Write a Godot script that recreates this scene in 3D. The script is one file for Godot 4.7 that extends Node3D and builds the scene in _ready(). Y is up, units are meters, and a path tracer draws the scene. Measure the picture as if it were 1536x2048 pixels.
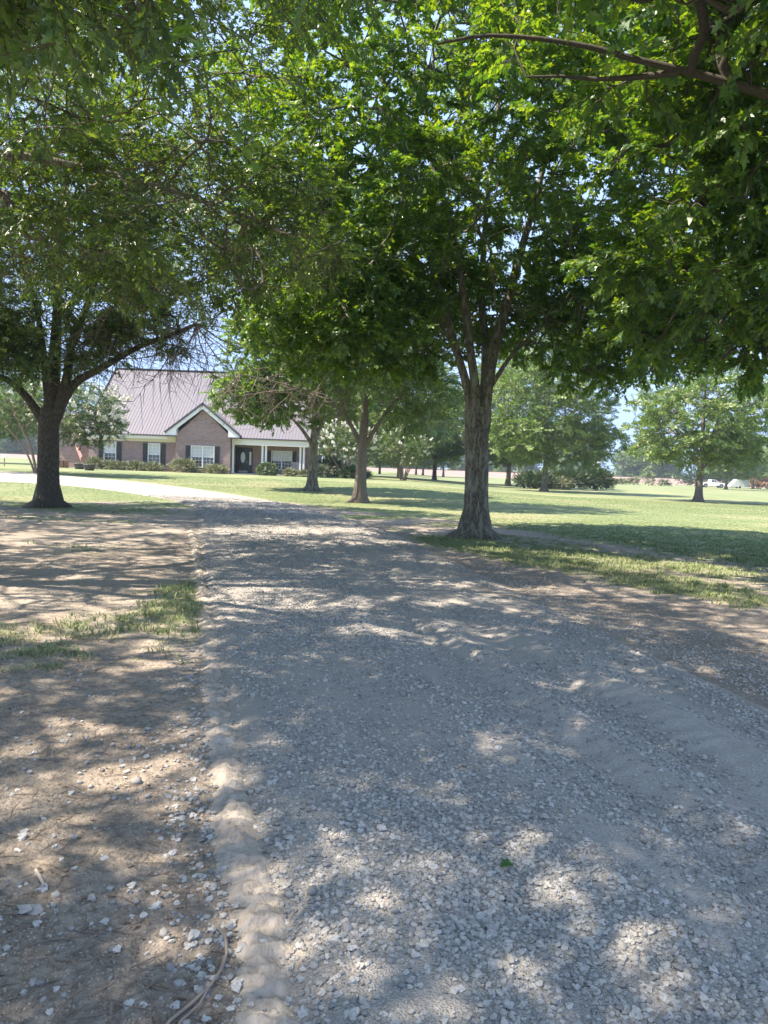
extends Node3D

# ---------------------------------------------------------------- mesh builder
class MB:
	var v := PackedVector3Array()
	var n := PackedVector3Array()
	var t := PackedVector2Array()
	var c := PackedColorArray()
	var i := PackedInt32Array()
	var col := Color(1, 1, 1)
	var colored := false
	func tri(a: Vector3, b: Vector3, d: Vector3) -> void:   # counter-clockwise seen from outside
		var nn := (b - a).cross(d - a).normalized()
		var k := v.size()
		for p: Vector3 in [a, b, d]:
			v.append(p); n.append(nn); t.append(Vector2(p.x, p.z)); c.append(col)
		i.append(k); i.append(k + 2); i.append(k + 1)
	func quad(a: Vector3, b: Vector3, d: Vector3, e: Vector3, ua := Vector2(0, 0), ub := Vector2(1, 0), ud := Vector2(1, 1), ue := Vector2(0, 1)) -> void:
		var nn := (b - a).cross(d - a).normalized()
		var k := v.size()
		v.append(a); v.append(b); v.append(d); v.append(e)
		t.append(ua); t.append(ub); t.append(ud); t.append(ue)
		for q in 4:
			n.append(nn); c.append(col)
		for q: int in [0, 2, 1, 0, 3, 2]:
			i.append(k + q)
	func box(ct: Vector3, s: Vector3, b := Basis.IDENTITY, bev := 0.0) -> void:
		var h := s * .5
		if bev <= 0.0:
			for ax in 3:
				for sg: float in [-1.0, 1.0]:
					var u := Vector3.ZERO; var w := Vector3.ZERO; var m := Vector3.ZERO
					m[ax] = sg * h[ax]
					u[(ax + 1) % 3] = h[(ax + 1) % 3]
					w[(ax + 2) % 3] = h[(ax + 2) % 3] * sg
					quad(ct + b * (m - u - w), ct + b * (m + u - w), ct + b * (m + u + w), ct + b * (m - u + w))
			return
		var pts := PackedVector3Array()
		for ax in 3:
			for sg: float in [-1.0, 1.0]:
				var u := Vector3.ZERO; var w := Vector3.ZERO; var m := Vector3.ZERO
				m[ax] = sg * h[ax]
				u[(ax + 1) % 3] = h[(ax + 1) % 3] - bev
				w[(ax + 2) % 3] = (h[(ax + 2) % 3] - bev) * sg
				quad(ct + b * (m - u - w), ct + b * (m + u - w), ct + b * (m + u + w), ct + b * (m - u + w))
				# bevel strips to the next axis
				var ax2 := (ax + 1) % 3
				for s2: float in [-1.0, 1.0]:
					var m2 := Vector3.ZERO
					m2[ax2] = s2 * h[ax2]
					var e1 := m + Vector3.ZERO; e1[ax2] = s2 * (h[ax2] - bev)
					var e2 := m2 + Vector3.ZERO; e2[ax] = sg * (h[ax] - bev)
					var l := Vector3.ZERO; l[(ax + 2) % 3] = h[(ax + 2) % 3] - bev
					var a := e1 - l; var bb := e2 - l; var d := e2 + l; var e := e1 + l
					var nn := (bb - a).cross(d - a)
					if nn.dot(e1 + e2) < 0.0:
						quad(ct + b * e, ct + b * d, ct + b * bb, ct + b * a)
					else:
						quad(ct + b * a, ct + b * bb, ct + b * d, ct + b * e)
		pts.clear()
	func prism(poly: PackedVector2Array, z0: float, z1: float, tr := Transform3D.IDENTITY) -> void:   # polygon in x,y extruded along z (z1 > z0)
		var p := poly
		if Geometry2D.is_polygon_clockwise(p):
			p = poly.duplicate(); p.reverse()
		var m := p.size()
		for q in m:
			var a := p[q]; var b := p[(q + 1) % m]
			quad(tr * Vector3(a.x, a.y, z1), tr * Vector3(a.x, a.y, z0), tr * Vector3(b.x, b.y, z0), tr * Vector3(b.x, b.y, z1))
		var ix := Geometry2D.triangulate_polygon(p)
		for q in range(0, ix.size(), 3):
			var a := p[ix[q]]; var b := p[ix[q + 1]]; var d := p[ix[q + 2]]
			if (b - a).cross(d - a) < 0.0:
				var sw := b; b = d; d = sw
			tri(tr * Vector3(a.x, a.y, z1), tr * Vector3(b.x, b.y, z1), tr * Vector3(d.x, d.y, z1))
			tri(tr * Vector3(a.x, a.y, z0), tr * Vector3(d.x, d.y, z0), tr * Vector3(b.x, b.y, z0))
	func tube(p: PackedVector3Array, r: PackedFloat32Array, sides: int, wob := 0.0, cap := true) -> void:
		var m := p.size()
		if m < 2:
			return
		var k := v.size()
		var dir := (p[1] - p[0]).normalized()
		var u := dir.cross(Vector3(0.31, 0.2, 0.93))
		if u.length() < .05:
			u = dir.cross(Vector3(1, 0, 0))
		u = u.normalized()
		var run := 0.0
		for q in m:
			if q > 0:
				run += p[q].distance_to(p[q - 1])
			var d2 := (p[mini(q + 1, m - 1)] - p[maxi(q - 1, 0)]).normalized()
			u = (u - d2 * u.dot(d2)).normalized()
			var w := d2.cross(u)
			for s in sides + 1:
				var a := TAU * float(s % sides) / sides
				var o := u * cos(a) + w * sin(a)
				var rr := r[q]
				if wob > 0.0:
					rr *= 1.0 + wob * (sin(a * 3.0 + p[q].y * 1.7 + k) * .5 + sin(a * 5.0 - p[q].y * 2.3) * .35 + sin(p[q].y * 4.1 + a) * .3)
				v.append(p[q] + o * rr); n.append(o); t.append(Vector2(float(s) / sides, run)); c.append(col)
		var ring := sides + 1
		for q in m - 1:
			for s in sides:
				var a := k + q * ring + s
				# u, w, dir right-handed: going round u->w is ccw seen from the tip
				for z: int in [a, a + ring, a + 1, a + 1, a + ring, a + ring + 1]:
					i.append(z)
		if cap:
			var e := v.size()
			v.append(p[m - 1]); n.append((p[m - 1] - p[m - 2]).normalized()); t.append(Vector2(.5, run)); c.append(col)
			for s in sides:
				var a := k + (m - 1) * ring + s
				i.append(a); i.append(e); i.append(a + 1)
	func lathe(ct: Vector3, prof: PackedVector2Array, sides: int) -> void:   # profile (radius, height) from the bottom up
		var k := v.size()
		for q in prof.size():
			var d := prof[mini(q + 1, prof.size() - 1)] - prof[maxi(q - 1, 0)]
			for s in sides + 1:
				var a := TAU * float(s) / sides
				var o := Vector3(cos(a), 0, -sin(a))
				v.append(ct + o * prof[q].x + Vector3(0, prof[q].y, 0))
				n.append((o * d.y - Vector3(0, d.x, 0)).normalized()); t.append(Vector2(float(s) / sides, prof[q].y)); c.append(col)
		for q in prof.size() - 1:
			for s in sides:
				var a := k + q * (sides + 1) + s
				for z: int in [a, a + sides + 1, a + 1, a + 1, a + sides + 1, a + sides + 2]:
					i.append(z)
	func surface(m: ArrayMesh, mat: Material) -> void:
		if i.is_empty():
			return
		var a := []
		a.resize(Mesh.ARRAY_MAX)
		a[Mesh.ARRAY_VERTEX] = v; a[Mesh.ARRAY_NORMAL] = n; a[Mesh.ARRAY_TEX_UV] = t; a[Mesh.ARRAY_INDEX] = i
		if colored:
			a[Mesh.ARRAY_COLOR] = c
		m.add_surface_from_arrays(Mesh.PRIMITIVE_TRIANGLES, a)
		m.surface_set_material(m.get_surface_count() - 1, mat)
	func mesh(mat: Material) -> ArrayMesh:
		var m := ArrayMesh.new()
		surface(m, mat)
		return m

# ---------------------------------------------------------------- naming
var used := {}
func numbered(called: String) -> String:
	var k: int = used.get(called, 0)
	used[called] = k + 1
	return called if k == 0 else "%s_%03d" % [called, k]

func tag(o: Node, label: String, category: String, group := "", kind := "") -> Node:
	if label: o.set_meta("label", label)
	if category: o.set_meta("category", category)
	if group: o.set_meta("group", group)
	if kind: o.set_meta("kind", kind)
	return o

func thing(called: String, label: String, category: String, at := Vector3.ZERO, turn := 0.0, group := "") -> Node3D:
	var o := Node3D.new()
	o.name = numbered(called)
	add_child(o)
	o.position = at
	o.rotation.y = turn
	tag(o, label, category, group)
	return o

func put(called: String, m: Mesh, parent: Node = self) -> MeshInstance3D:
	var o := MeshInstance3D.new()
	o.name = numbered(called) if parent == self else called
	o.mesh = m
	parent.add_child(o, true)
	return o

func many(called: String, m: Mesh, xf: Array, parent: Node = self) -> MultiMeshInstance3D:
	var mm := MultiMesh.new()
	mm.transform_format = MultiMesh.TRANSFORM_3D
	mm.mesh = m
	mm.instance_count = xf.size()
	for k in xf.size():
		mm.set_instance_transform(k, xf[k])
	var o := MultiMeshInstance3D.new()
	o.name = numbered(called) if parent == self else called
	o.multimesh = mm
	o.set_meta("kind", "stuff")
	parent.add_child(o, true)
	return o

func copy_thing(o: Node3D, called: String, label: String, category: String, at: Vector3, turn: float, sc: Vector3, group := "") -> Node3D:
	var d: Node3D = o.duplicate()
	d.name = numbered(called)
	add_child(d)
	d.position = at
	d.rotation.y = turn
	d.scale = sc
	tag(d, label, category, group)
	return d

# ---------------------------------------------------------------- materials
func mat(lin: Color, rough := .8, metal := 0.0) -> StandardMaterial3D:
	var m := StandardMaterial3D.new()
	m.albedo_color = lin.linear_to_srgb()
	m.roughness = rough
	m.metallic = metal
	return m

func noise(freq: float, seed_: int, oct := 4, kind := FastNoiseLite.TYPE_SIMPLEX_SMOOTH) -> FastNoiseLite:
	var f := FastNoiseLite.new()
	f.noise_type = kind
	f.frequency = freq
	f.seed = seed_
	f.fractal_octaves = oct
	return f

func ntex(f: FastNoiseLite, stops: Array, size := 512) -> NoiseTexture2D:   # stops: [offset, linear colour]
	var t := NoiseTexture2D.new()
	t.width = size; t.height = size
	t.seamless = true
	t.noise = f
	var g := Gradient.new()
	var o := PackedFloat32Array(); var cs := PackedColorArray()
	for s: Array in stops:
		o.append(s[0]); cs.append((s[1] as Color).linear_to_srgb())
	g.offsets = o; g.colors = cs
	t.color_ramp = g
	return t

func tri_mat(tex: Texture2D, sc: Vector3, rough: float, bump: Texture2D = null, depth := 0.0, world := true) -> StandardMaterial3D:
	var m := StandardMaterial3D.new()
	m.albedo_texture = tex
	m.roughness = rough
	m.uv1_triplanar = true
	m.uv1_world_triplanar = world
	m.uv1_scale = sc
	if bump:
		m.heightmap_enabled = true
		m.heightmap_texture = bump
		m.heightmap_scale = depth
	return m

# ---------------------------------------------------------------- terrain
func ss(a: float, b: float, x: float) -> float:
	var t := clampf((x - a) / (b - a), 0, 1)
	return t * t * (3 - 2 * t)

func rise(x: float, z: float) -> float:
	return .55 * ss(30, 58, -z) * (1.0 - ss(-1, 14, x))

var n_big: FastNoiseLite
var n_mid: FastNoiseLite
var n_fine: FastNoiseLite
var n_long: FastNoiseLite

func gy(x: float, z: float) -> float:
	var d := sqrt(x * x + z * z)
	var k := 1.0 - ss(20, 60, d)
	return rise(x, z) + n_mid.get_noise_2d(x, z) * .016 * k + n_fine.get_noise_2d(x, z) * .010 * k

var LE: PackedVector2Array   # left and right edge of the drive, evenly resampled
var RE: PackedVector2Array
const DN := 400

func smooth_line(p: Array, cnt: int) -> PackedVector2Array:
	var o := PackedVector2Array()
	var m := p.size()
	for k in cnt:
		var f := float(k) / (cnt - 1) * (m - 1)
		var q := mini(int(f), m - 2)
		var u := f - q
		var a: Vector2 = p[maxi(q - 1, 0)]; var b: Vector2 = p[q]; var d: Vector2 = p[q + 1]; var e: Vector2 = p[mini(q + 2, m - 1)]
		o.append(b.cubic_interpolate(d, a, e, u))
	return o

func dist_line(p: Vector2, l: PackedVector2Array, step: int) -> float:   # signed: > 0 on the right of the line
	var best := 1e9
	var side := 1.0
	var k := 0
	while k + step < l.size():
		var a := l[k]; var b := l[k + step]
		var ab := b - a
		var u := clampf((p - a).dot(ab) / ab.length_squared(), 0, 1)
		var q := a + ab * u
		var d := p.distance_squared_to(q)
		if d < best:
			best = d
			side = 1.0 if ab.cross(p - a) > 0.0 else -1.0
		k += step
	return sqrt(best) * side

var lawn_edge_right := PackedVector2Array([Vector2(-4.5, -31), Vector2(-1.6, -26.2), Vector2(1.5, -24.0), Vector2(4.3, -18.6), Vector2(6.0, -14.6), Vector2(7.2, -11.6), Vector2(9, -8), Vector2(12, 0), Vector2(14, 12)])
var lawn_edge_left := PackedVector2Array([Vector2(-40, -20), Vector2(-20, -22), Vector2(-11.5, -24.5), Vector2(-8.6, -27.6), Vector2(-7.0, -27.5)])
# patches of grass on the bare ground: centre, long and short half axis, direction, strength
var patches := [
	[Vector2(1.9, -15.9), 2.4, 1.3, 1.05, .9], [Vector2(3.3, -13.2), 2.6, 1.3, 1.05, 1.0], [Vector2(4.5, -10.9), 2.4, 1.05, 1.1, 1.0], [Vector2(5.7, -9.3), 1.2, .6, 1.0, .7], [Vector2(4.8, -14.0), 3.6, 1.3, .95, .8], [Vector2(.2, -19.5), 2.4, .7, 1.2, .35],
	[Vector2(5.9, -13.6), 2.0, .7, -.9, .45], [Vector2(2.5, -21.6), 2.6, 1.2, -.5, .5], [Vector2(-.2, -23.6), 2.6, 1.1, -.6, .72], [Vector2(-1.3, -32.2), 1.2, 1.0, 0.0, .8],
	[Vector2(-2.0, -7.7), .62, .85, -.3, 1.0], [Vector2(-2.7, -6.7), .8, .42, .1, .7], [Vector2(-3.6, -6.5), .7, .4, .2, .75], [Vector2(-2.35, -9.1), .55, .7, .1, .8], [Vector2(-2.3, -5.7), .5, .25, .3, .42],
	[Vector2(-9.3, -23.0), 4.2, 2.4, .3, .68], [Vector2(-8.0, -18.5), 3.0, 1.2, .2, .35], [Vector2(-5.5, -12.5), 1.8, .8, .3, .3], [Vector2(3.6, -17.2), 2.6, 1.2, .8, .62], [Vector2(-7.6, -25.8), 2.4, 1.5, .3, .75], [Vector2(-10.5, -20.5), 3.0, .7, .1, .35], [Vector2(-1.5, -3.0), .5, .35, .4, .25], [Vector2(-2.6, -5.9), 1.3, .75, .2, .42], [Vector2(-3.6, -5.6), 1.2, .5, .1, .4], [Vector2(-2.2, -7.0), 1.0, .9, .0, .6]]

func grassy(x: float, z: float) -> float:
	var p := Vector2(x, z)
	var g := 0.0
	if z < -19.0 and x < -4:
		g = maxf(g, ss(-1.2, 1.4, -dist_line(p, lawn_edge_left, 1)))
	if x > -9.0:
		g = maxf(g, ss(-1.0, 1.6, -dist_line(p, lawn_edge_right, 1)))
	if z < -31:
		g = 1.0
	if x < -20 or z > 13:
		g = maxf(g, .8)
	for q: Array in patches:
		var d: Vector2 = (p - (q[0] as Vector2)).rotated(-(q[3] as float))
		var e := Vector2(d.x / (q[1] as float), d.y / (q[2] as float)).length()
		if e < 1.5:
			g = maxf(g, (q[4] as float) * (1.0 - ss(.35, 1.4, e)))
	return g

# ---------------------------------------------------------------- foliage
func leaf(mb: MB, half: Array, at: Vector3, b: Basis, size: float, fold: float, droop: float) -> void:
	var poly := PackedVector2Array()
	for q: Vector2 in half:
		poly.append(q)
	for k in range(half.size() - 2, 0, -1):
		var q: Vector2 = half[k]
		poly.append(Vector2(-q.x, q.y))
	var ix := Geometry2D.triangulate_polygon(poly)
	for k in range(0, ix.size(), 3):
		var w := PackedVector3Array()
		var a := poly[ix[k]]; var d := poly[ix[k + 1]]; var e := poly[ix[k + 2]]
		if (d - a).cross(e - a) < 0:
			var sw := d; d = e; e = sw
		for q: Vector2 in [a, d, e]:
			w.append(at + b * (Vector3(q.x, q.y, absf(q.x) * fold - q.y * q.y * droop) * size))
		mb.tri(w[0], w[1], w[2])

const LOBED := [Vector2(0, 0), Vector2(.08, .14), Vector2(.40, .10), Vector2(.27, .32), Vector2(.52, .56), Vector2(.20, .54), Vector2(.20, .76), Vector2(0, 1.0)]
const OAK := [Vector2(0, 0), Vector2(.05, .16), Vector2(.24, .26), Vector2(.10, .40), Vector2(.32, .62), Vector2(.11, .68), Vector2(.14, .84), Vector2(0, 1.0)]
const PLAIN := [Vector2(0, 0), Vector2(.2, .3), Vector2(.2, .6), Vector2(0, 1.0)]

func leaf_mat(lin: Color, through: Color, rough := .38) -> StandardMaterial3D:
	var m := mat(lin, rough)
	m.backlight_enabled = true
	m.backlight = through
	return m

func sprig(rng: RandomNumberGenerator, shape: Array, leaves: int, length: float, size: float, mats: Array, twig: Material) -> ArrayMesh:
	var m := ArrayMesh.new()
	var mbs := []
	for k in mats.size():
		mbs.append(MB.new())
	var p := PackedVector3Array(); var r := PackedFloat32Array()
	var bend := rng.randf_range(-.1, .1)
	for k in 5:
		var f := k / 4.0
		p.append(Vector3(sin(f * 3) * bend * length, f * length, -f * f * length * .18))
		r.append(lerpf(.006, .0025, f) * (length / .5))
	var tw := MB.new()
	tw.tube(p, r, 3, 0, false)
	tw.surface(m, twig)
	for k in leaves:
		var f := .12 + .88 * (k + .5) / leaves
		var q := mini(int(f * 4), 3)
		var at := p[q].lerp(p[q + 1], f * 4 - q)
		var side := 1.0 if k % 2 == 0 else -1.0
		var out := side * rng.randf_range(.5, 1.35) * (1.0 - f * .55)
		if k == leaves - 1:
			out = rng.randf_range(-.3, .3)
		var dir := Vector3(sin(out), cos(out), rng.randf_range(-.55, .2)).normalized()
		var up := Vector3(rng.randf_range(-.55, .55), rng.randf_range(-.4, .4), 1.0)
		var x := dir.cross(up).normalized()
		var b := Basis(x, dir, x.cross(dir))
		var s := size * rng.randf_range(.55, 1.3)
		leaf(mbs[rng.randi() % mats.size()], shape, at + dir * s * .22, b, s, rng.randf_range(.05, .7), rng.randf_range(-.05, .55))
	for k in mats.size():
		mbs[k].surface(m, mats[k])
	return m

func bare_twig(rng: RandomNumberGenerator, twig: Material, length := .8) -> ArrayMesh:
	var mb := MB.new()
	var p := PackedVector3Array(); var r := PackedFloat32Array()
	var cur := Vector3.ZERO
	var d := Vector3(0, 1, 0)
	for k in 8:
		p.append(cur); r.append(lerpf(.006, .002, k / 7.0) * length / .8)
		d = (d + Vector3(rng.randf_range(-.3, .3), rng.randf_range(-.1, .2), rng.randf_range(-.3, .3))).normalized()
		cur += d * length / 7.0
	mb.tube(p, r, 4, 0, false)
	for k in 11:
		var a := p[1 + k % 7]
		var sd := Vector3(rng.randf_range(-1, 1), rng.randf_range(.1, .9), rng.randf_range(-1, 1)).normalized()
		var l := length * rng.randf_range(.15, .5)
		var pp := PackedVector3Array(); var rr := PackedFloat32Array()
		var w := Vector3(rng.randf_range(-1, 1), rng.randf_range(-1, 1), rng.randf_range(-1, 1)) * .12 * l
		for j in 4:
			pp.append(a + sd * l * j / 3.0 + w * sin(j * 1.4)); rr.append(lerpf(.0036, .0015, j / 3.0) * length / .8)
		mb.tube(pp, rr, 3, 0, false)
	return mb.mesh(twig)

# A tree's skeleton: hand-laid stems, then branches that reach each point of the crown from the nearest wood.
func grow(rng: RandomNumberGenerator, stems: Array, blobs: Array, tip := .007, expo := .40, reach := 1.0) -> Dictionary:
	var P := PackedVector3Array(); var D := PackedVector3Array(); var par := PackedInt32Array(); var W := PackedFloat32Array(); var fixed := PackedFloat32Array()
	var chains := []; var hand := []
	for s: Array in stems:
		var pts: Array = s[0]; var r0: float = s[1]; var r1: float = s[2]
		var last := -1
		if P.size():
			var bd := 1e9
			for k in P.size():
				var dd := P[k].distance_squared_to(pts[0])
				if dd < bd:
					bd = dd; last = k
		var total := 0.0
		for k in pts.size() - 1:
			total += (pts[k] as Vector3).distance_to(pts[k + 1])
		var cnt := maxi(3, int(total / .35))
		var chain := PackedInt32Array()
		var prev: Vector3 = pts[0]
		for k in cnt + 1:
			var f := float(k) / cnt * (pts.size() - 1)
			var q := mini(int(f), pts.size() - 2)
			var a: Vector3 = pts[maxi(q - 1, 0)]; var b: Vector3 = pts[q]; var d: Vector3 = pts[q + 1]; var e: Vector3 = pts[mini(q + 2, pts.size() - 1)]
			var w := b.cubic_interpolate(d, a, e, f - q)
			var di := (w - prev).normalized() if k else ((pts[1] as Vector3) - (pts[0] as Vector3)).normalized()
			chain.append(P.size())
			P.append(w); D.append(di); par.append(last); W.append(0.0)
			var g := float(k) / cnt
			var rad := lerpf(r0, r1, g)
			if s.size() > 3:   # flare at the foot
				rad += (s[3] as float) * exp(-w.y / .22) + r0 * .12 * exp(-w.y / .9)
			fixed.append(rad)
			last = P.size() - 1
			prev = w
		hand.append(chain)
	var base := P.size()
	var at := []
	for b: Array in blobs:
		var c: Vector3 = b[0]; var r: Vector3 = b[1]
		var made := 0
		while made < (b[2] as int):
			var u := Vector3(rng.randf_range(-1, 1), rng.randf_range(-1, 1), rng.randf_range(-1, 1))
			if u.length() > 1.0 or u.length() < .25 and rng.randf() < .8:
				continue
			made += 1
			var p := c + u * r
			var md := 1e9
			for k in range(0, base, 3):
				md = minf(md, P[k].distance_squared_to(p))
			at.append([md, p])
	at.sort_custom(func(x, y): return x[0] < y[0])
	for e: Array in at:
		var a: Vector3 = e[1]
		var best := 1e9; var bi := 0
		for k in P.size():
			var dv := a - P[k]
			var c := dv.length_squared()
			if c < best * 1.2:
				if dv.y < 0.0:
					c *= 1.5
				if k < base and P[k].y < 1.8:
					c *= 9.0
				if dv.dot(D[k]) < 0.0:
					c *= 1.7
				if c < best:
					best = c; bi = k
		var s := P[bi]
		var l := s.distance_to(a)
		var ctl := s + (D[bi] * .5 + (a - s).normalized() * .5 + Vector3(0, .25, 0)) * l * .5
		var cnt := maxi(2, int(l / (.33 * reach)))
		var last := bi
		var chain := PackedInt32Array()
		var prev := s
		for k in range(1, cnt + 1):
			var f := float(k) / cnt
			var w := s.lerp(ctl, f).lerp(ctl.lerp(a, f), f) + Vector3(rng.randf_range(-1, 1), rng.randf_range(-1, 1), rng.randf_range(-1, 1)) * .05 * reach
			chain.append(P.size())
			P.append(w); D.append((w - prev).normalized()); par.append(last); W.append(0.0); fixed.append(0.0)
			last = P.size() - 1
			prev = w
		W[last] += 1.0
		chains.append(chain)
	for k in range(P.size() - 1, -1, -1):
		if par[k] >= 0:
			W[par[k]] += maxf(W[k], .0)
	var R := PackedFloat32Array()
	for k in P.size():
		R.append(fixed[k] if fixed[k] > 0.0 else tip * pow(maxf(W[k], 1.0), expo))
	return {"P": P, "D": D, "par": par, "W": W, "R": R, "hand": hand, "chains": chains}

func chain_tube(mb: MB, g: Dictionary, ch: PackedInt32Array, sides: int, wob: float, attach := true) -> void:
	var P: PackedVector3Array = g.P; var R: PackedFloat32Array = g.R; var par: PackedInt32Array = g.par
	var p := PackedVector3Array(); var r := PackedFloat32Array()
	if attach and par[ch[0]] >= 0:
		p.append(P[par[ch[0]]]); r.append(minf(R[ch[0]] * 1.25, R[par[ch[0]]]))
	for k in ch:
		p.append(P[k]); r.append(R[k])
	mb.tube(p, r, sides, wob)

func basis_for(rng: RandomNumberGenerator, dir: Vector3, tilt: float, sc: float) -> Basis:   # a sprig's +y along dir, its +z towards the sky
	var up := Vector3(rng.randf_range(-tilt, tilt), 1.0, rng.randf_range(-tilt, tilt))
	var x := dir.cross(up)
	if x.length() < .1:
		x = dir.cross(Vector3(1, .1, 0))
	x = x.normalized()
	return Basis(x, dir, x.cross(dir)).scaled(Vector3.ONE * sc)

func sites(rng: RandomNumberGenerator, g: Dictionary, per: float, thick: float, tilt: float, smin: float, smax: float) -> Array:
	var out := []
	var P: PackedVector3Array = g.P; var D: PackedVector3Array = g.D; var W: PackedFloat32Array = g.W
	for ch: PackedInt32Array in g.chains:
		for j in ch.size():
			var k := ch[j]
			if W[k] > thick:
				continue
			var cnt := per if j < ch.size() - 1 else per + 1.0
			while rng.randf() < cnt:
				cnt -= 1.0
				var az := rng.randf() * TAU
				var d := (D[k] * .8 + Vector3(cos(az), rng.randf_range(-.35, .45), sin(az)) * .9).normalized()
				out.append(Transform3D(basis_for(rng, d, tilt, rng.randf_range(smin, smax)), P[k]))
	return out

func tree(called: String, label: String, at: Vector3, seed_: int, stems: Array, blobs: Array, sprigs: Array, bark: Material, o := {}) -> Node3D:
	var rng := RandomNumberGenerator.new()
	rng.seed = seed_
	var root := thing(called, label, "tree", at, 0.0, o.get("group", ""))
	var g := grow(rng, stems, blobs, o.get("tip", .007), o.get("expo", .40), o.get("reach", 1.0))
	var sides: int = o.get("sides", 14)
	for k in g.hand.size():
		var mb := MB.new()
		chain_tube(mb, g, g.hand[k], sides if k == 0 else maxi(6, sides - 4), .07, k > 0)
		put("trunk" if k == 0 else "limb", mb.mesh(bark), root)
	if o.has("roots"):
		for k in int(o.roots):
			var a := TAU * (k + rng.randf_range(-.3, .3)) / int(o.roots)
			var r0: float = stems[0][1]
			var p := PackedVector3Array(); var r := PackedFloat32Array()
			var l := rng.randf_range(1.6, 2.9) * r0 / .3
			for j in 7:
				var f := j / 6.0
				var d := Vector3(cos(a + f * .3), 0, sin(a + f * .3))
				p.append(d * (r0 * .55 + l * .36 * f * r0 / .3 * .9) + Vector3(0, (.34 * pow(1 - f, 2.2) - .05) * r0 / .3, 0))
				r.append(r0 * lerpf(.42, .14, f))
			var mb := MB.new()
			mb.tube(p, r, 8, .08)
			put("root", mb.mesh(bark), root)
	var br := MB.new()
	for ch: PackedInt32Array in g.chains:
		var rr: float = g.R[ch[0]]
		chain_tube(br, g, ch, 7 if rr > .04 else (5 if rr > .018 else 3), 0.0)
	var bn := put("branches", br.mesh(bark), root)
	bn.set_meta("kind", "stuff")
	var xs := sites(rng, g, o.get("per", .9), o.get("thick", 8.0), o.get("tilt", .5), o.get("smin", .8), o.get("smax", 1.25))
	var cleared := o.has("clear")
	var clear: AABB = o.get("clear", AABB())
	var gap: float = o.get("gap", -2.0)
	var gn := noise(o.get("gapsize", .28), seed_, 2)
	var lots := []
	for k in sprigs.size():
		lots.append([])
	for x: Transform3D in xs:
		if cleared and clear.has_point(x.origin + at):
			continue
		if gap > -1.0 and gn.get_noise_3dv(x.origin) < gap:
			continue
		lots[rng.randi() % sprigs.size()].append(x)
	for k in sprigs.size():
		if lots[k].size():
			many("crown", sprigs[k], lots[k], root)
	if o.has("twigs"):
		var tl := []
		var tb: Array = o.twigs   # [mesh, count, centre, radii, drop]
		for q: Array in tb:
			for k in int(q[1]):
				var u := Vector3(rng.randf_range(-1, 1), rng.randf_range(-1, 1), rng.randf_range(-1, 1))
				var p: Vector3 = q[2] + u * (q[3] as Vector3)
				# hang it from the nearest wood
				var bd := 1e9; var bp := p
				for j in range(0, g.P.size(), 2):
					var dd: float = g.P[j].distance_squared_to(p)
					if dd < bd:
						bd = dd; bp = g.P[j]
				var az := rng.randf() * TAU
				var d := Vector3(cos(az), rng.randf_range(-1.0, .3) - (q[4] as float), sin(az)).normalized()
				tl.append([q[0], Transform3D(basis_for(rng, d, .6, rng.randf_range(.7, 1.5) * (q[5] as float if q.size() > 5 else 1.0)), bp)])
		var by := {}
		for e: Array in tl:
			if not by.has(e[0]): by[e[0]] = []
			by[e[0]].append(e[1])
		for k in by:
			many("bare_twigs", k, by[k], root)
	return root

# ---------------------------------------------------------------- shared
var M := {}
var RNG := RandomNumberGenerator.new()

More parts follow.
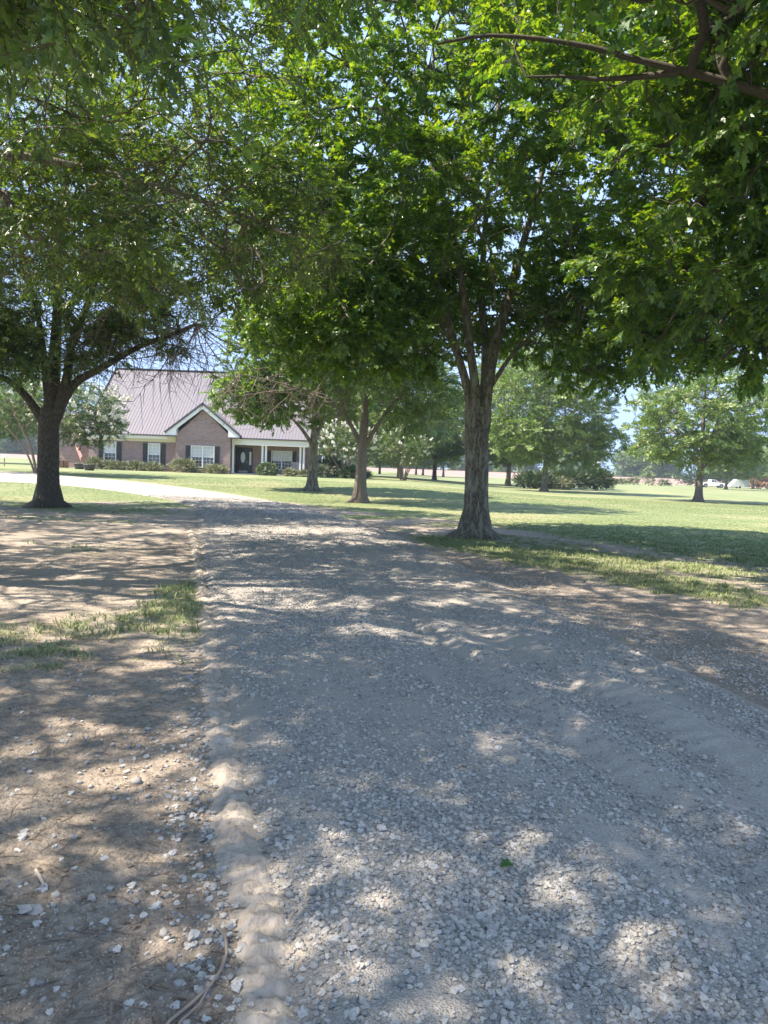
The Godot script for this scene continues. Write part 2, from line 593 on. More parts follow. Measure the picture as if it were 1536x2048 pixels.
func _ready() -> void:
	RNG.seed = 20240611
	var cam := Camera3D.new()
	cam.name = "camera"
	cam.fov = rad_to_deg(2.0 * atan(1024.0 / 1479.0))
	cam.position = Vector3(0, 1.6, 0)
	cam.rotation = Vector3(-atan(89.0 / 1479.0), 0, .0375)
	cam.far = 3000
	cam.near = .05
	add_child(cam)
	cam.current = true
	var env := WorldEnvironment.new()
	env.name = "environment"
	var e := Environment.new()
	e.background_mode = Environment.BG_SKY
	var sm := ProceduralSkyMaterial.new()
	sm.sky_top_color = Color(.50, .585, .725)
	sm.sky_horizon_color = Color(.505, .585, .715)
	sm.sky_curve = .14
	sm.ground_bottom_color = Color(.35, .36, .28)
	sm.ground_horizon_color = Color(.6, .62, .55)
	sm.sky_energy_multiplier = 1.0
	var sky := Sky.new()
	sky.sky_material = sm
	e.sky = sky
	e.tonemap_mode = Environment.TONE_MAPPER_LINEAR
	e.fog_enabled = true
	e.fog_density = .0005
	e.fog_light_color = Color(.86, .92, 1.0)
	e.tonemap_exposure = 3.4
	e.sdfgi_enabled = true
	e.ssao_enabled = true
	e.ssil_enabled = true
	env.environment = e
	add_child(env)
	var sun := DirectionalLight3D.new()
	sun.name = "sun"
	sun.light_energy = 1.32
	sun.light_color = Color(1.0, .94, .86)
	sun.light_angular_distance = .53
	sun.shadow_enabled = true
	sun.look_at_from_position(Vector3(-.56, .82, .11), Vector3.ZERO, Vector3.UP)
	add_child(sun)

	n_big = noise(.12, 11, 3); n_mid = noise(.45, 12, 3); n_fine = noise(2.2, 13, 3); n_long = noise(1.0, 14, 3)
	LE = smooth_line([Vector2(.45, 3), Vector2(.2, 0), Vector2(-.19, -2.03), Vector2(-.61, -3.43), Vector2(-1.39, -6.21), Vector2(-2.18, -9.12), Vector2(-3.28, -13.2), Vector2(-5.0, -19.8), Vector2(-6.6, -25.4), Vector2(-9.2, -30.2), Vector2(-12.6, -34.4), Vector2(-17.0, -37.6), Vector2(-23.5, -38.8), Vector2(-34, -39.6), Vector2(-55, -40)], DN)
	RE = smooth_line([Vector2(4.0, 3), Vector2(3.85, 0), Vector2(3.65, -2.0), Vector2(3.3, -3.8), Vector2(2.85, -5.8), Vector2(2.4, -8.06), Vector2(1.65, -12.2), Vector2(.6, -17.8), Vector2(-1.1, -23.1), Vector2(-3.3, -29.2), Vector2(-6.4, -34.6), Vector2(-11.0, -40.0), Vector2(-17.6, -45.4), Vector2(-28, -50), Vector2(-55, -52)], DN)
	materials()
	ground()
	drive()
	berm()
	gravel()
	house()
	yard_trees()
	far_trees()
	garden()
	far_things()
	grass()
	loose_things()

func materials() -> void:
	var bark_n := noise(.035, 31, 5, FastNoiseLite.TYPE_SIMPLEX)
	bark_n.fractal_type = FastNoiseLite.FRACTAL_RIDGED
	var bark_h := ntex(bark_n, [[0.0, Color.WHITE], [.45, Color(.5, .5, .5)], [1.0, Color.BLACK]], 512)
	var bark_c := ntex(bark_n, [[0.0, Color(.27, .24, .19)], [.4, Color(.18, .155, .12)], [.65, Color(.085, .07, .052)], [1.0, Color(.02, .017, .013)]], 512)
	M.bark = tri_mat(bark_c, Vector3(.9, .2, .9), .9, bark_h, 2.6, false)
	var bark_c2 := ntex(bark_n, [[0.0, Color(.34, .29, .245)], [.45, Color(.23, .19, .16)], [.7, Color(.10, .08, .065)], [1.0, Color(.04, .03, .025)]], 512)
	var lichen := ntex(noise(.05, 33, 4), [[0.0, Color(.24, .25, .18)], [1.0, Color(.38, .38, .31)]], 256)
	var lichen_mask := ntex(noise(.018, 34, 5), [[0.0, Color.BLACK], [.52, Color.BLACK], [.66, Color(.55, .55, .55)], [1.0, Color(.8, .8, .8)]], 512)
	M.bark_plain = M.bark.duplicate()
	M.bark_plain.albedo_color = Color(.78, .78, .78)
	M.bark.detail_enabled = true
	M.bark.detail_albedo = lichen
	M.bark.detail_mask = lichen_mask
	M.bark_pale = tri_mat(bark_c2, Vector3(1.2, .3, 1.2), .9, bark_h, 3.0, false)
	M.bark_dark = tri_mat(ntex(bark_n, [[0.0, Color(.12, .105, .085)], [.5, Color(.075, .063, .05)], [1.0, Color(.02, .017, .014)]], 256), Vector3(2.6, 1.6, 2.6), .9, bark_h, .8, false)
	M.twig = mat(Color(.09, .07, .05), .85)
	M.dead = mat(Color(.17, .14, .115), .9)
	M.smooth_bark = mat(Color(.27, .2, .15), .7)
	var thru := Color(.95, 1.35, .25)
	M.leaf_a = leaf_mat(Color(.055, .108, .034), Color(.46, .60, .10))
	M.leaf_b = leaf_mat(Color(.072, .130, .036), Color(.54, .66, .11))
	M.leaf_c = leaf_mat(Color(.038, .080, .034), Color(.34, .50, .08), .38)
	M.leaf_d = leaf_mat(Color(.10, .165, .042), Color(.60, .70, .12))
	M.oak_d = leaf_mat(Color(.09, .13, .046), Color(.50, .60, .12))
	M.oak_a = leaf_mat(Color(.054, .090, .036), Color(.40, .52, .10))
	M.oak_b = leaf_mat(Color(.070, .108, .038), Color(.46, .56, .11))
	M.oak_c = leaf_mat(Color(.038, .068, .034), Color(.28, .42, .08), .4)
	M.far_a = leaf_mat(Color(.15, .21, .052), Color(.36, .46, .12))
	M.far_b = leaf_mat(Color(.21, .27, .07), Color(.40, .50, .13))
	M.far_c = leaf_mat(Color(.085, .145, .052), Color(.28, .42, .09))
	M.shrub_a = leaf_mat(Color(.19, .22, .10), Color(0.081, 0.108, 0.041), .6)
	M.shrub_b = leaf_mat(Color(.26, .27, .15), Color(0.081, 0.108, 0.041), .6)
	M.box_a = leaf_mat(Color(.07, .14, .03), Color(0.081, 0.122, 0.027), .5)
	M.dark_a = leaf_mat(Color(.055, .095, .04), Color(0.054, 0.081, 0.027), .5)
	M.blue_a = leaf_mat(Color(.09, .13, .10), Color(0.054, 0.081, 0.041), .6)
	M.rust_a = leaf_mat(Color(.34, .16, .07), Color(0.108, 0.068, 0.027), .7)
	M.blossom = mat(Color(.80, .78, .70), .8)
	var r := RandomNumberGenerator.new()
	r.seed = 5
	M.sp_lobed = []; M.sp_oak = []; M.sp_far = []; M.sp_small = []; M.sp_bare = []; M.sp_bare_dark = []
	for k in 4:
		M.sp_lobed.append(sprig(r, LOBED, 16, .50, .108, [M.leaf_a, M.leaf_b, M.leaf_c, M.leaf_d], M.twig))
		M.sp_oak.append(sprig(r, OAK, 17, .52, .10, [M.oak_a, M.oak_b, M.oak_c, M.oak_d], M.twig))
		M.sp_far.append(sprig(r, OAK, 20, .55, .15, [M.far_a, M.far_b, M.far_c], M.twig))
		M.sp_bare.append(bare_twig(r, M.dead))
		M.sp_bare_dark.append(bare_twig(r, M.twig))
	# stones
	M.stone_a = mat(Color(.315, .30, .278), .85)
	M.stone_b = mat(Color(.40, .38, .345), .85)
	M.stone_c = mat(Color(.225, .22, .212), .85)
	M.stone_d = mat(Color(.46, .44, .405), .85)
	M.stones = []
	for k in 8:
		M.stones.append(stone(r, [M.stone_a, M.stone_b, M.stone_c, M.stone_a, M.stone_b, M.stone_d, M.stone_a, M.stone_c][k], 1 if k < 6 else 0, k % 2 == 1 or k == 4))
	# painted and built surfaces
	M.cream = mat(Color(.72, .68, .58), .6)
	M.white = mat(Color(.80, .80, .78), .5)
	M.shutter = mat(Color(.055, .058, .065), .6)
	M.black_door = mat(Color(.018, .019, .022), .35)
	M.glass = mat(Color(.05, .06, .07), .06)
	M.glass.metallic_specular = .8
	M.curtain = mat(Color(.62, .60, .56), .9)
	M.trim_dark = mat(Color(.07, .07, .085), .45)
	M.roof = mat(Color(.168, .153, .166), .4, .0)
	M.concrete = mat(Color(.45, .42, .38), .9)
	M.mulch = mat(Color(.24, .13, .085), .95)
	M.wood = mat(Color(.25, .17, .11), .8)
	M.metal = mat(Color(.35, .36, .37), .45, .7)
	M.rubber = mat(Color(.02, .02, .021), .85)
	M.truck = mat(Color(.80, .80, .80), .25)

func stone(r: RandomNumberGenerator, m: Material, detail: int, angular := false) -> ArrayMesh:
	var s := SphereMesh.new()
	s.radius = .5; s.height = 1.0
	s.radial_segments = 8 if detail else 6
	s.rings = 4 if detail else 2
	var a := s.get_mesh_arrays()
	var f := noise(.9, r.randi() % 1000, 2)
	var sc := Vector3(r.randf_range(.8, 1.25), r.randf_range(.55, .8), r.randf_range(.8, 1.1))
	var v: PackedVector3Array = a[Mesh.ARRAY_VERTEX]
	for k in v.size():
		var d := v[k].normalized()
		v[k] = d * (.5 + (.42 if angular else .26) * f.get_noise_3dv(d * (1.6 if angular else 1.1))) * sc
	var st := SurfaceTool.new()
	st.begin(Mesh.PRIMITIVE_TRIANGLES)
	var ix: PackedInt32Array = a[Mesh.ARRAY_INDEX]
	st.set_smooth_group(-1 if angular else 0)
	for k in ix:
		st.add_vertex(v[k])
	st.generate_normals()
	st.index()
	st.set_material(m)
	return st.commit()

# ---------------------------------------------------------------- ground
func ground() -> void:
	var fine := ntex(noise(.02, 41, 5), [[0.0, Color(.42, .42, .42)], [.45, Color(.72, .72, .72)], [1.0, Color(1, 1, 1)]], 1024)
	var fine_h := ntex(noise(.03, 42, 5), [[0.0, Color.BLACK], [1.0, Color.WHITE]], 1024)
	var m_dirt := tri_mat(fine, Vector3(.9, .9, .9), .95, fine_h, 1.2)
	m_dirt.vertex_color_use_as_albedo = true
	M.dirt = m_dirt
	var m_lawn := tri_mat(fine, Vector3(.5, .5, .5), .95, fine_h, .35)
	m_lawn.vertex_color_use_as_albedo = true
	var rows := PackedFloat32Array()
	var z := 5.0
	while z > -430.0:
		rows.append(z)
		var d := absf(minf(z, 0.0))
		z -= maxf(.05, .0075 * d) if z < -1.2 else .25
	rows.append(-430.0)
	const C := 300
	var V := PackedVector3Array(); var N := PackedVector3Array(); var CO := PackedColorArray(); var G := PackedFloat32Array()
	for q in rows.size():
		var wide := 7.0 + .72 * maxf(0.0, -rows[q])
		for k in C + 1:
			var u := float(k) / C * 2.0 - 1.0
			var x := u * wide * (.75 + .25 * u * u)
			var zz := rows[q]
			var g := grassy(x, zz)
			var far := ss(25, 45, -zz)
			var nf := n_fine.get_noise_2d(x * 1.3, zz * 1.3); var nm := n_mid.get_noise_2d(x, zz); var nb := n_big.get_noise_2d(x, zz)
			g = clampf(g + (nf * .55 + nm * .6) * (1.0 - far) * (.45 if g > .02 else .12), 0, 1)
			var dirt := Color(.35, .295, .24).lerp(Color(.475, .415, .352), clampf(.5 + nm * .8 + nf * .3, 0, 1)).lerp(Color(.25, .205, .165), clampf(nb * .9 + nf * .5, 0, .8))
			dirt = dirt.lerp(Color(.22, .185, .14), .55 * (1.0 - ss(-1.3, -.5, x)) * (1.0 - ss(3.2, 4.6, -zz)) * clampf(.7 + nf * .8, 0, 1))  # shade of the lower left foreground mixed into the dirt colour
			var lawn := Color(.195, .25, .10).lerp(Color(.285, .32, .15), clampf(.5 + nm * .6 + nb * .6, 0, 1)).lerp(Color(.36, .33, .18), clampf(nb * 1.2 + nf * .4 - .15, 0, .55))
			# mowing swaths run across the lawn
			lawn = lawn * (1.0 + .05 * sin(zz * 2.0 + x * .12 + nb) * far)
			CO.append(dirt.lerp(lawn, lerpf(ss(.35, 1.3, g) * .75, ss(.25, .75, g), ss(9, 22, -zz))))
			G.append(g)
			V.append(Vector3(x, gy(x, zz) + .012 * g * (1.0 - far), zz))
	N.resize(V.size())
	var R := C + 1
	for q in rows.size():
		for k in R:
			var a := q * R + k
			var dx := V[q * R + mini(k + 1, C)] - V[q * R + maxi(k - 1, 0)]
			var dz := V[maxi(q - 1, 0) * R + k] - V[mini(q + 1, rows.size() - 1) * R + k]
			N[a] = dz.cross(dx).normalized()
	var il := PackedInt32Array(); var idd := PackedInt32Array()
	for q in rows.size() - 1:
		for k in C:
			var a := q * R + k
			var gg := (G[a] + G[a + 1] + G[a + R] + G[a + R + 1]) * .25
			var t := il if gg > .5 else idd
			# rows go away from the camera: a near-left, a+1 near-right, a+R far-left
			t.append(a); t.append(a + R); t.append(a + 1)
			t.append(a + 1); t.append(a + R); t.append(a + R + 1)
			if gg > .5: il = t
			else: idd = t
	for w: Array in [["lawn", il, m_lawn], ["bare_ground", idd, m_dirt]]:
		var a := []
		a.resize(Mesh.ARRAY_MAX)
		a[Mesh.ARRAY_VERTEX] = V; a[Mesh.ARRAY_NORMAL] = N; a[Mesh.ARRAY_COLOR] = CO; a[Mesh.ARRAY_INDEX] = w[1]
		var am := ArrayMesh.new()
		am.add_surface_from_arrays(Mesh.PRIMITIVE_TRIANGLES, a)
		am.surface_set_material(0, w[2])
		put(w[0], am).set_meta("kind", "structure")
	var mb := MB.new()
	mb.quad(Vector3(-480, -.12, 480), Vector3(480, -.12, 480), Vector3(480, -.12, -480), Vector3(-480, -.12, -480))
	put("ground", mb.mesh(tri_mat(ntex(noise(.02, 43, 4), [[0.0, Color(.12, .17, .06)], [1.0, Color(.22, .25, .10)]], 256), Vector3(.1, .1, .1), .95))).set_meta("kind", "structure")

# the drive's surface: s 0..1 along, t 0..1 across
func drive_xz(s: float, t: float) -> Vector2:
	var f := s * (DN - 1)
	var k := mini(int(f), DN - 2)
	var l := LE[k].lerp(LE[k + 1], f - k)
	var r := RE[k].lerp(RE[k + 1], f - k)
	return l.lerp(r, t)

func drive_y(x: float, z: float, t: float, run: float) -> float:
	var edge := ss(-.03, .035, t) * (1.0 - ss(.86, 1.0, t))
	var d := sqrt(x * x + z * z)
	var k := 1.0 - ss(25, 50, d)
	var y := rise(x, z) + n_mid.get_noise_2d(x, z) * .016 * k + n_fine.get_noise_2d(x, z) * .007 * k * (1.0 - .7 * ss(6, 14, d))
	# wheel tracks and the low ridges between them
	var w := 0.0
	var sway := n_mid.get_noise_2d(run * .25, 3.7) * .05
	for q: Array in [[.22, .06, -.013], [.35, .04, .012], [.47, .03, -.016], [.53, .022, .016], [.62, .03, -.015], [.70, .035, .022], [.80, .05, -.012]]:
		var u: float = (t + sway - (q[0] as float)) / (q[1] as float)
		w += (q[2] as float) * exp(-u * u)
	# lugs pressed across the smooth tracks
	var lug := 0.0
	for q: Array in [[.50, .05], [.66, .045]]:
		var u: float = (t + sway - (q[0] as float)) / (q[1] as float)
		lug += exp(-u * u) * sin(run * 34.0 + u * 1.2 + n_fine.get_noise_2d(run * 1.6, t * 9.0) * 2.2) * .006 * clampf(.6 + n_mid.get_noise_2d(run * 1.3, 55.0) * 1.2, 0, 1)
	return y + -.025 + .072 * edge + (w * (1.6 + .8 * (1.0 - ss(6, 10, d))) + lug * 1.6 * (1.0 - ss(5, 11, d))) * (.3 + .7 * k) * (1.0 - .85 * ss(5.5, 10, d))

func drive() -> void:
	var c_tex := ntex(noise(.045, 51, 4, FastNoiseLite.TYPE_CELLULAR), [[0.0, Color(1, 1, 1)], [.5, Color(.86, .86, .86)], [1.0, Color(.6, .6, .6)]], 1024)
	var h_tex := ntex(noise(.06, 52, 4), [[0.0, Color.BLACK], [1.0, Color.WHITE]], 1024)
	var m := tri_mat(c_tex, Vector3(1.3, 1.3, 1.3), .95, h_tex, 1.4)
	m.vertex_color_use_as_albedo = true
	var mb := MB.new()
	mb.colored = true
	const A := 110
	var ss_ := PackedFloat32Array()
	var s := 0.0
	while s < 1.0:
		ss_.append(s)
		var p := drive_xz(s, .4)
		var q := drive_xz(minf(1.0, s + .002), .4)
		var per := maxf(p.distance_to(q), .01) / .002
		s += maxf(.028, .006 * p.length()) / per
	ss_.append(1.0)
	var run := 0.0
	var last := drive_xz(0, .4)
	for q in ss_.size():
		var mid := drive_xz(ss_[q], .4)
		run += mid.distance_to(last); last = mid
		for k in A + 1:
			var t := float(k) / A * 1.055 - .015
			var p := drive_xz(ss_[q], t)
			mb.v.append(Vector3(p.x, drive_y(p.x, p.y, t, run), p.y))
			mb.n.append(Vector3.UP); mb.t.append(Vector2(t, run))
			var dust := clampf(.5 + n_long.get_noise_2d(t * 7.0, run * .35) * .9 + n_fine.get_noise_2d(p.x, p.y) * .35, 0, 1)
			var soil := clampf(ss(.76, 1.02, t + n_mid.get_noise_2d(p.x * 1.5, p.y * 1.5) * .22) + (1.0 - ss(-.02, .07, t)), 0, 1) * (1.0 - ss(24, 34, p.length()))
			mb.c.append(Color(.40, .38, .35).lerp(Color(.475, .44, .40), dust).lerp(Color(.36, .30, .24), soil * .6))
	var R := A + 1
	for q in ss_.size():
		for k in R:
			var dx := mb.v[q * R + mini(k + 1, A)] - mb.v[q * R + maxi(k - 1, 0)]
			var dz := mb.v[maxi(q - 1, 0) * R + k] - mb.v[mini(q + 1, ss_.size() - 1) * R + k]
			mb.n[q * R + k] = dz.cross(dx).normalized()
	for q in ss_.size() - 1:
		for k in A:
			var a := q * R + k
			for w: int in [a, a + R, a + 1, a + 1, a + R, a + R + 1]:
				mb.i.append(w)
	drive_node = put("driveway", mb.mesh(m))
	drive_node.set_meta("kind", "structure")

var drive_node: MeshInstance3D
var BERM: PackedVector2Array

func berm() -> void:
	BERM = smooth_line([Vector2(.02, 1.0), Vector2(-.12, -1.0), Vector2(-.27, -2.03), Vector2(-.40, -2.6), Vector2(-.58, -3.1), Vector2(-.77, -3.8), Vector2(-1.08, -4.9), Vector2(-1.47, -6.4), Vector2(-2.28, -9.3), Vector2(-3.36, -13.3), Vector2(-4.5, -17.2), Vector2(-5.4, -20.6)], 1200)
	var m: StandardMaterial3D = M.dirt
	var mb := MB.new()
	mb.colored = true
	const A := 16
	var run := 0.0
	for k in BERM.size():
		var p := BERM[k]
		if k: run += p.distance_to(BERM[k - 1])
		var d := (BERM[mini(k + 1, BERM.size() - 1)] - BERM[maxi(k - 1, 0)]).normalized()
		var side := Vector2(-d.y, d.x)
		var fade := 1.0 - ss(15.5, 20.5, -p.y)
		var rough := n_fine.get_noise_2d(p.x * 2.0, p.y * 2.0)
		var hh := (.050 + .03 * n_mid.get_noise_2d(run * 1.2, 9.0)) * fade
		var ww := .092 + .035 * n_mid.get_noise_2d(run * .9, 40.0)
		for j in A + 1:
			var u := float(j) / A * 2.0 - 1.0
			var w := p + side * u * ww * 1.5
			var prof := exp(-pow(absf(u) * 1.45, 2.6))
			# lugs of a tractor tyre cross the top at a slant
			var lug := sin((run + u * .05) * TAU / .15 + rough * 2.6 + n_mid.get_noise_2d(run * 1.1, 20.0) * 5.0)
			lug = (ss(-.3, .5, lug) - .6) * .026 * exp(-pow((u + .1) * 1.7, 4)) * clampf(.75 + n_mid.get_noise_2d(run * .6, 70.0), .15, 1)
			mb.v.append(Vector3(w.x, gy(w.x, w.y) - .022 + hh * prof + (lug + n_fine.get_noise_2d(w.x * 6, w.y * 6) * .024) * fade * prof, w.y))
			mb.n.append(Vector3.UP); mb.t.append(Vector2(u, run)); mb.c.append(Color(.42, .365, .305).lerp(Color(.54, .475, .405), clampf(.5 + rough * .8, 0, 1)))
	var R := A + 1
	for q in BERM.size():
		for k in R:
			var dx := mb.v[q * R + mini(k + 1, A)] - mb.v[q * R + maxi(k - 1, 0)]
			var dz := mb.v[maxi(q - 1, 0) * R + k] - mb.v[mini(q + 1, BERM.size() - 1) * R + k]
			var nn := dz.cross(dx).normalized()
			mb.n[q * R + k] = nn if nn.y > 0 else -nn
	# side = (-d.y, d.x): driving towards -z, d=(0,-1) so side=(1,0): u grows to the right
	for q in BERM.size() - 1:
		for k in A:
			var a := q * R + k
			for w: int in [a, a + R, a + 1, a + 1, a + R, a + R + 1]:
				mb.i.append(w)
	put("dirt_ridge", mb.mesh(m)).set_meta("kind", "structure")

func gravel() -> void:
	var r := RandomNumberGenerator.new()
	r.seed = 77
	var lots := []
	for k in 8: lots.append([])
	var near := []
	var run_of := PackedFloat32Array([0.0])
	for k in range(1, DN):
		run_of.append(run_of[k - 1] + LE[k].lerp(RE[k], .4).distance_to(LE[k - 1].lerp(RE[k - 1], .4)))
	# stones lie on the drive, thinner where it is dusty
	var tries := 0
	while tries < 300000:
		tries += 1
		var s := pow(r.randf(), 1.9) * .62 + .045
		var t := r.randf_range(-.03, 1.0)
		var p := drive_xz(s, t)
		var f := s * (DN - 1)
		var run := run_of[int(f)] + (f - int(f)) * (run_of[mini(int(f) + 1, DN - 1)] - run_of[int(f)])
		if p.y > -1.6 or absf(p.x) > .62 * -p.y + .6:
			continue
		var dust := .5 + n_long.get_noise_2d(t * 7.0, run * .35) * .9 + n_mid.get_noise_2d(p.x * 2.2, p.y * 2.2) * .5
		dust += .35 * exp(-pow((t - .53) / .05, 2)) + .35 * exp(-pow((t - .70) / .06, 2)) - .25 * exp(-pow((t - .25) / .12, 2)) + ss(.85, 1.1, t) * .3
		if r.randf() < dust * .85 + .05 + ss(.72, 1.0, t) * .35:
			continue
		var d := p.length()
		var size := (.007 + .0185 * pow(r.randf(), 1.7)) * (1.0 + ss(5, 25, d) * .9)
		if r.randf() < .06: size *= 1.5
		var y := drive_y(p.x, p.y, t, run) + size * r.randf_range(-.12, .26)
		var x := Transform3D(Basis.from_euler(Vector3(r.randf_range(-.4, .4), r.randf() * TAU, r.randf_range(-.4, .4))).scaled(Vector3.ONE * size), Vector3(p.x, y, p.y))
		var k := r.randi() % 6 if d < 8 else 6 + r.randi() % 2 if r.randf() < .3 else r.randi() % 6
		if d < 4.2 and size > .024:
			near.append([d / size, k, x])
		lots[k].append(x)
	# the largest in the picture are single parts
	near.sort_custom(func(a, b): return a[0] < b[0])
	for q in mini(300, near.size()):
		lots[near[q][1]].erase(near[q][2])
		var o := put("stone", M.stones[near[q][1]], drive_node)
		o.transform = near[q][2]
	for k in 8:
		if lots[k].size():
			many("gravel", M.stones[k], lots[k], drive_node)
	# spill of stones over the bare ground on the left and right
	var spill := []
	for k in 6: spill.append([])
	var single := []
	for q in 6200:
		var k := int(pow(r.randf(), 1.5) * 1000) + 60
		var b := BERM[k]
		var off := -(.1 + pow(r.randf(), 1.7) * (2.6))
		if r.randf() < .13: off = -r.randf_range(.14, .32)
		if r.randf() < .30: off = r.randf_range(-.1, .3)
		var p := b + Vector2(off, r.randf_range(-.1, .1))
		if p.y > -1.7 or absf(p.x) > .62 * -p.y + .4:
			continue
		if r.randf() > clampf(.55 + n_mid.get_noise_2d(p.x * 2, p.y * 2) * 1.3, .08, 1):
			continue
		var size := .009 + .022 * pow(r.randf(), 1.4)
		if off < 0 and r.randf() < .03: size = r.randf_range(.028, .04)
		var y := gy(p.x, p.y) + size * r.randf_range(.0, .25)
		var j := [0, 1, 1, 5, 0, 5, 2][r.randi() % 7] as int
		var x := Transform3D(Basis.from_euler(Vector3(r.randf_range(-.4, .4), r.randf() * TAU, r.randf_range(-.4, .4))).scaled(Vector3.ONE * size), Vector3(p.x, y, p.y))
		if off < -.12 and p.length() < 4.2 and size > .020:
			single.append([p.length() / size, j, x])
		spill[j].append(x)
	single.sort_custom(func(a, b): return a[0] < b[0])
	for q in mini(110, single.size()):
		spill[single[q][1]].erase(single[q][2])
		var o := put("pebble", M.stones[single[q][1]])
		o.transform = single[q][2]
		tag(o, "loose pale pebble lying on the bare dirt left of the ridge", "pebble", "loose pebbles on the bare dirt")
	for k in 6:
		if spill[k].size():
			var o := many("loose_gravel", M.stones[k], spill[k])
			tag(o, "small pale gravel scattered over the bare dirt beside the drive", "gravel")
	var edge := []
	for q in 8000:
		var s := .05 + .5 * pow(r.randf(), 1.6)
		var p := drive_xz(s, 1.0 + absf(r.randfn(0, .15)) - .03)
		if p.y > -2.5: continue
		var size := r.randf_range(.012, .03)
		edge.append(Transform3D(Basis.from_euler(Vector3(0, r.randf() * TAU, 0)).scaled(Vector3.ONE * size), Vector3(p.x, gy(p.x, p.y) + size * .15, p.y)))
	tag(many("loose_gravel", M.stones[1], edge), "thin scatter of gravel on the dirt along the right edge of the drive", "gravel")

# ---------------------------------------------------------------- house
func window(parent: Node, x0: float, x1: float, y0: float, y1: float, z: float, panes: int, rows: int, dark: bool) -> void:
	var w := MB.new()
	var f := .06
	w.box(Vector3((x0 + x1) / 2, y1 - f / 2, z + .02), Vector3(x1 - x0, f, .1)); w.box(Vector3((x0 + x1) / 2, y0 + f / 2, z + .025), Vector3(x1 - x0 + .06, f, .14))
	for x: float in [x0 + f / 2, x1 - f / 2]:
		w.box(Vector3(x, (y0 + y1) / 2, z + .022), Vector3(f, y1 - y0 - 2 * f, .1))
	var node := put("window", w.mesh(M.white), parent)
	var sash := MB.new()
	var n := panes
	var wide := (x1 - x0 - 2 * f) / n
	for k in n:
		var a := x0 + f + wide * k
		if k:
			sash.box(Vector3(a, (y0 + y1) / 2, z + .01), Vector3(.1, y1 - y0 - 2 * f, .08))
		sash.box(Vector3(a + wide / 2, (y0 + y1) / 2, z + .0), Vector3(wide - .11, .06, .07))
		for up in 2:
			var b0 := y0 + f if up == 0 else (y0 + y1) / 2 + .03
			var b1 := (y0 + y1) / 2 - .03 if up == 0 else y1 - f
			var mb := MB.new()
			mb.box(Vector3(a + wide / 2, (b0 + b1) / 2, z - .035), Vector3(wide - .004, b1 - b0, .012))
			put("pane", mb.mesh(M.glass if dark or up == 0 else M.pale_pane), node)
			for q in range(1, rows):
				sash.box(Vector3(a + wide / 2, b0 + (b1 - b0) * q / rows, z - .015), Vector3(wide - .115, .022, .02))
			for q in 2:
				sash.box(Vector3(a + wide * (q + 1) / 3.0, (b0 + b1) / 2, z - .017), Vector3(.022, b1 - b0 - .005, .02))
	put("sash", sash.mesh(M.white), node)

func shutter(parent: Node, x0: float, x1: float, y0: float, y1: float, z: float) -> void:
	var w := MB.new()
	var f := .05
	var cx := (x0 + x1) / 2
	w.box(Vector3(cx, (y0 + y1) / 2, z + .012), Vector3(x1 - x0 - .1, y1 - y0 - .1, .02))
	for x: float in [x0 + f / 2, x1 - f / 2]:
		w.box(Vector3(x, (y0 + y1) / 2, z + .026), Vector3(f, y1 - y0, .05))
	for y: float in [y0 + f / 2, (y0 + y1) / 2, y1 - f / 2]:
		w.box(Vector3(cx, y, z + .024), Vector3(x1 - x0 - 2 * f, f, .045))
	var q := y0 + .09
	while q < y1 - .08:
		if absf(q - (y0 + y1) / 2) > .05:
			w.box(Vector3(cx, q, z + .03), Vector3(x1 - x0 - 2 * f, .035, .012), Basis(Vector3(1, 0, 0), .6))
		q += .06
	put("shutter", w.mesh(M.shutter), parent)

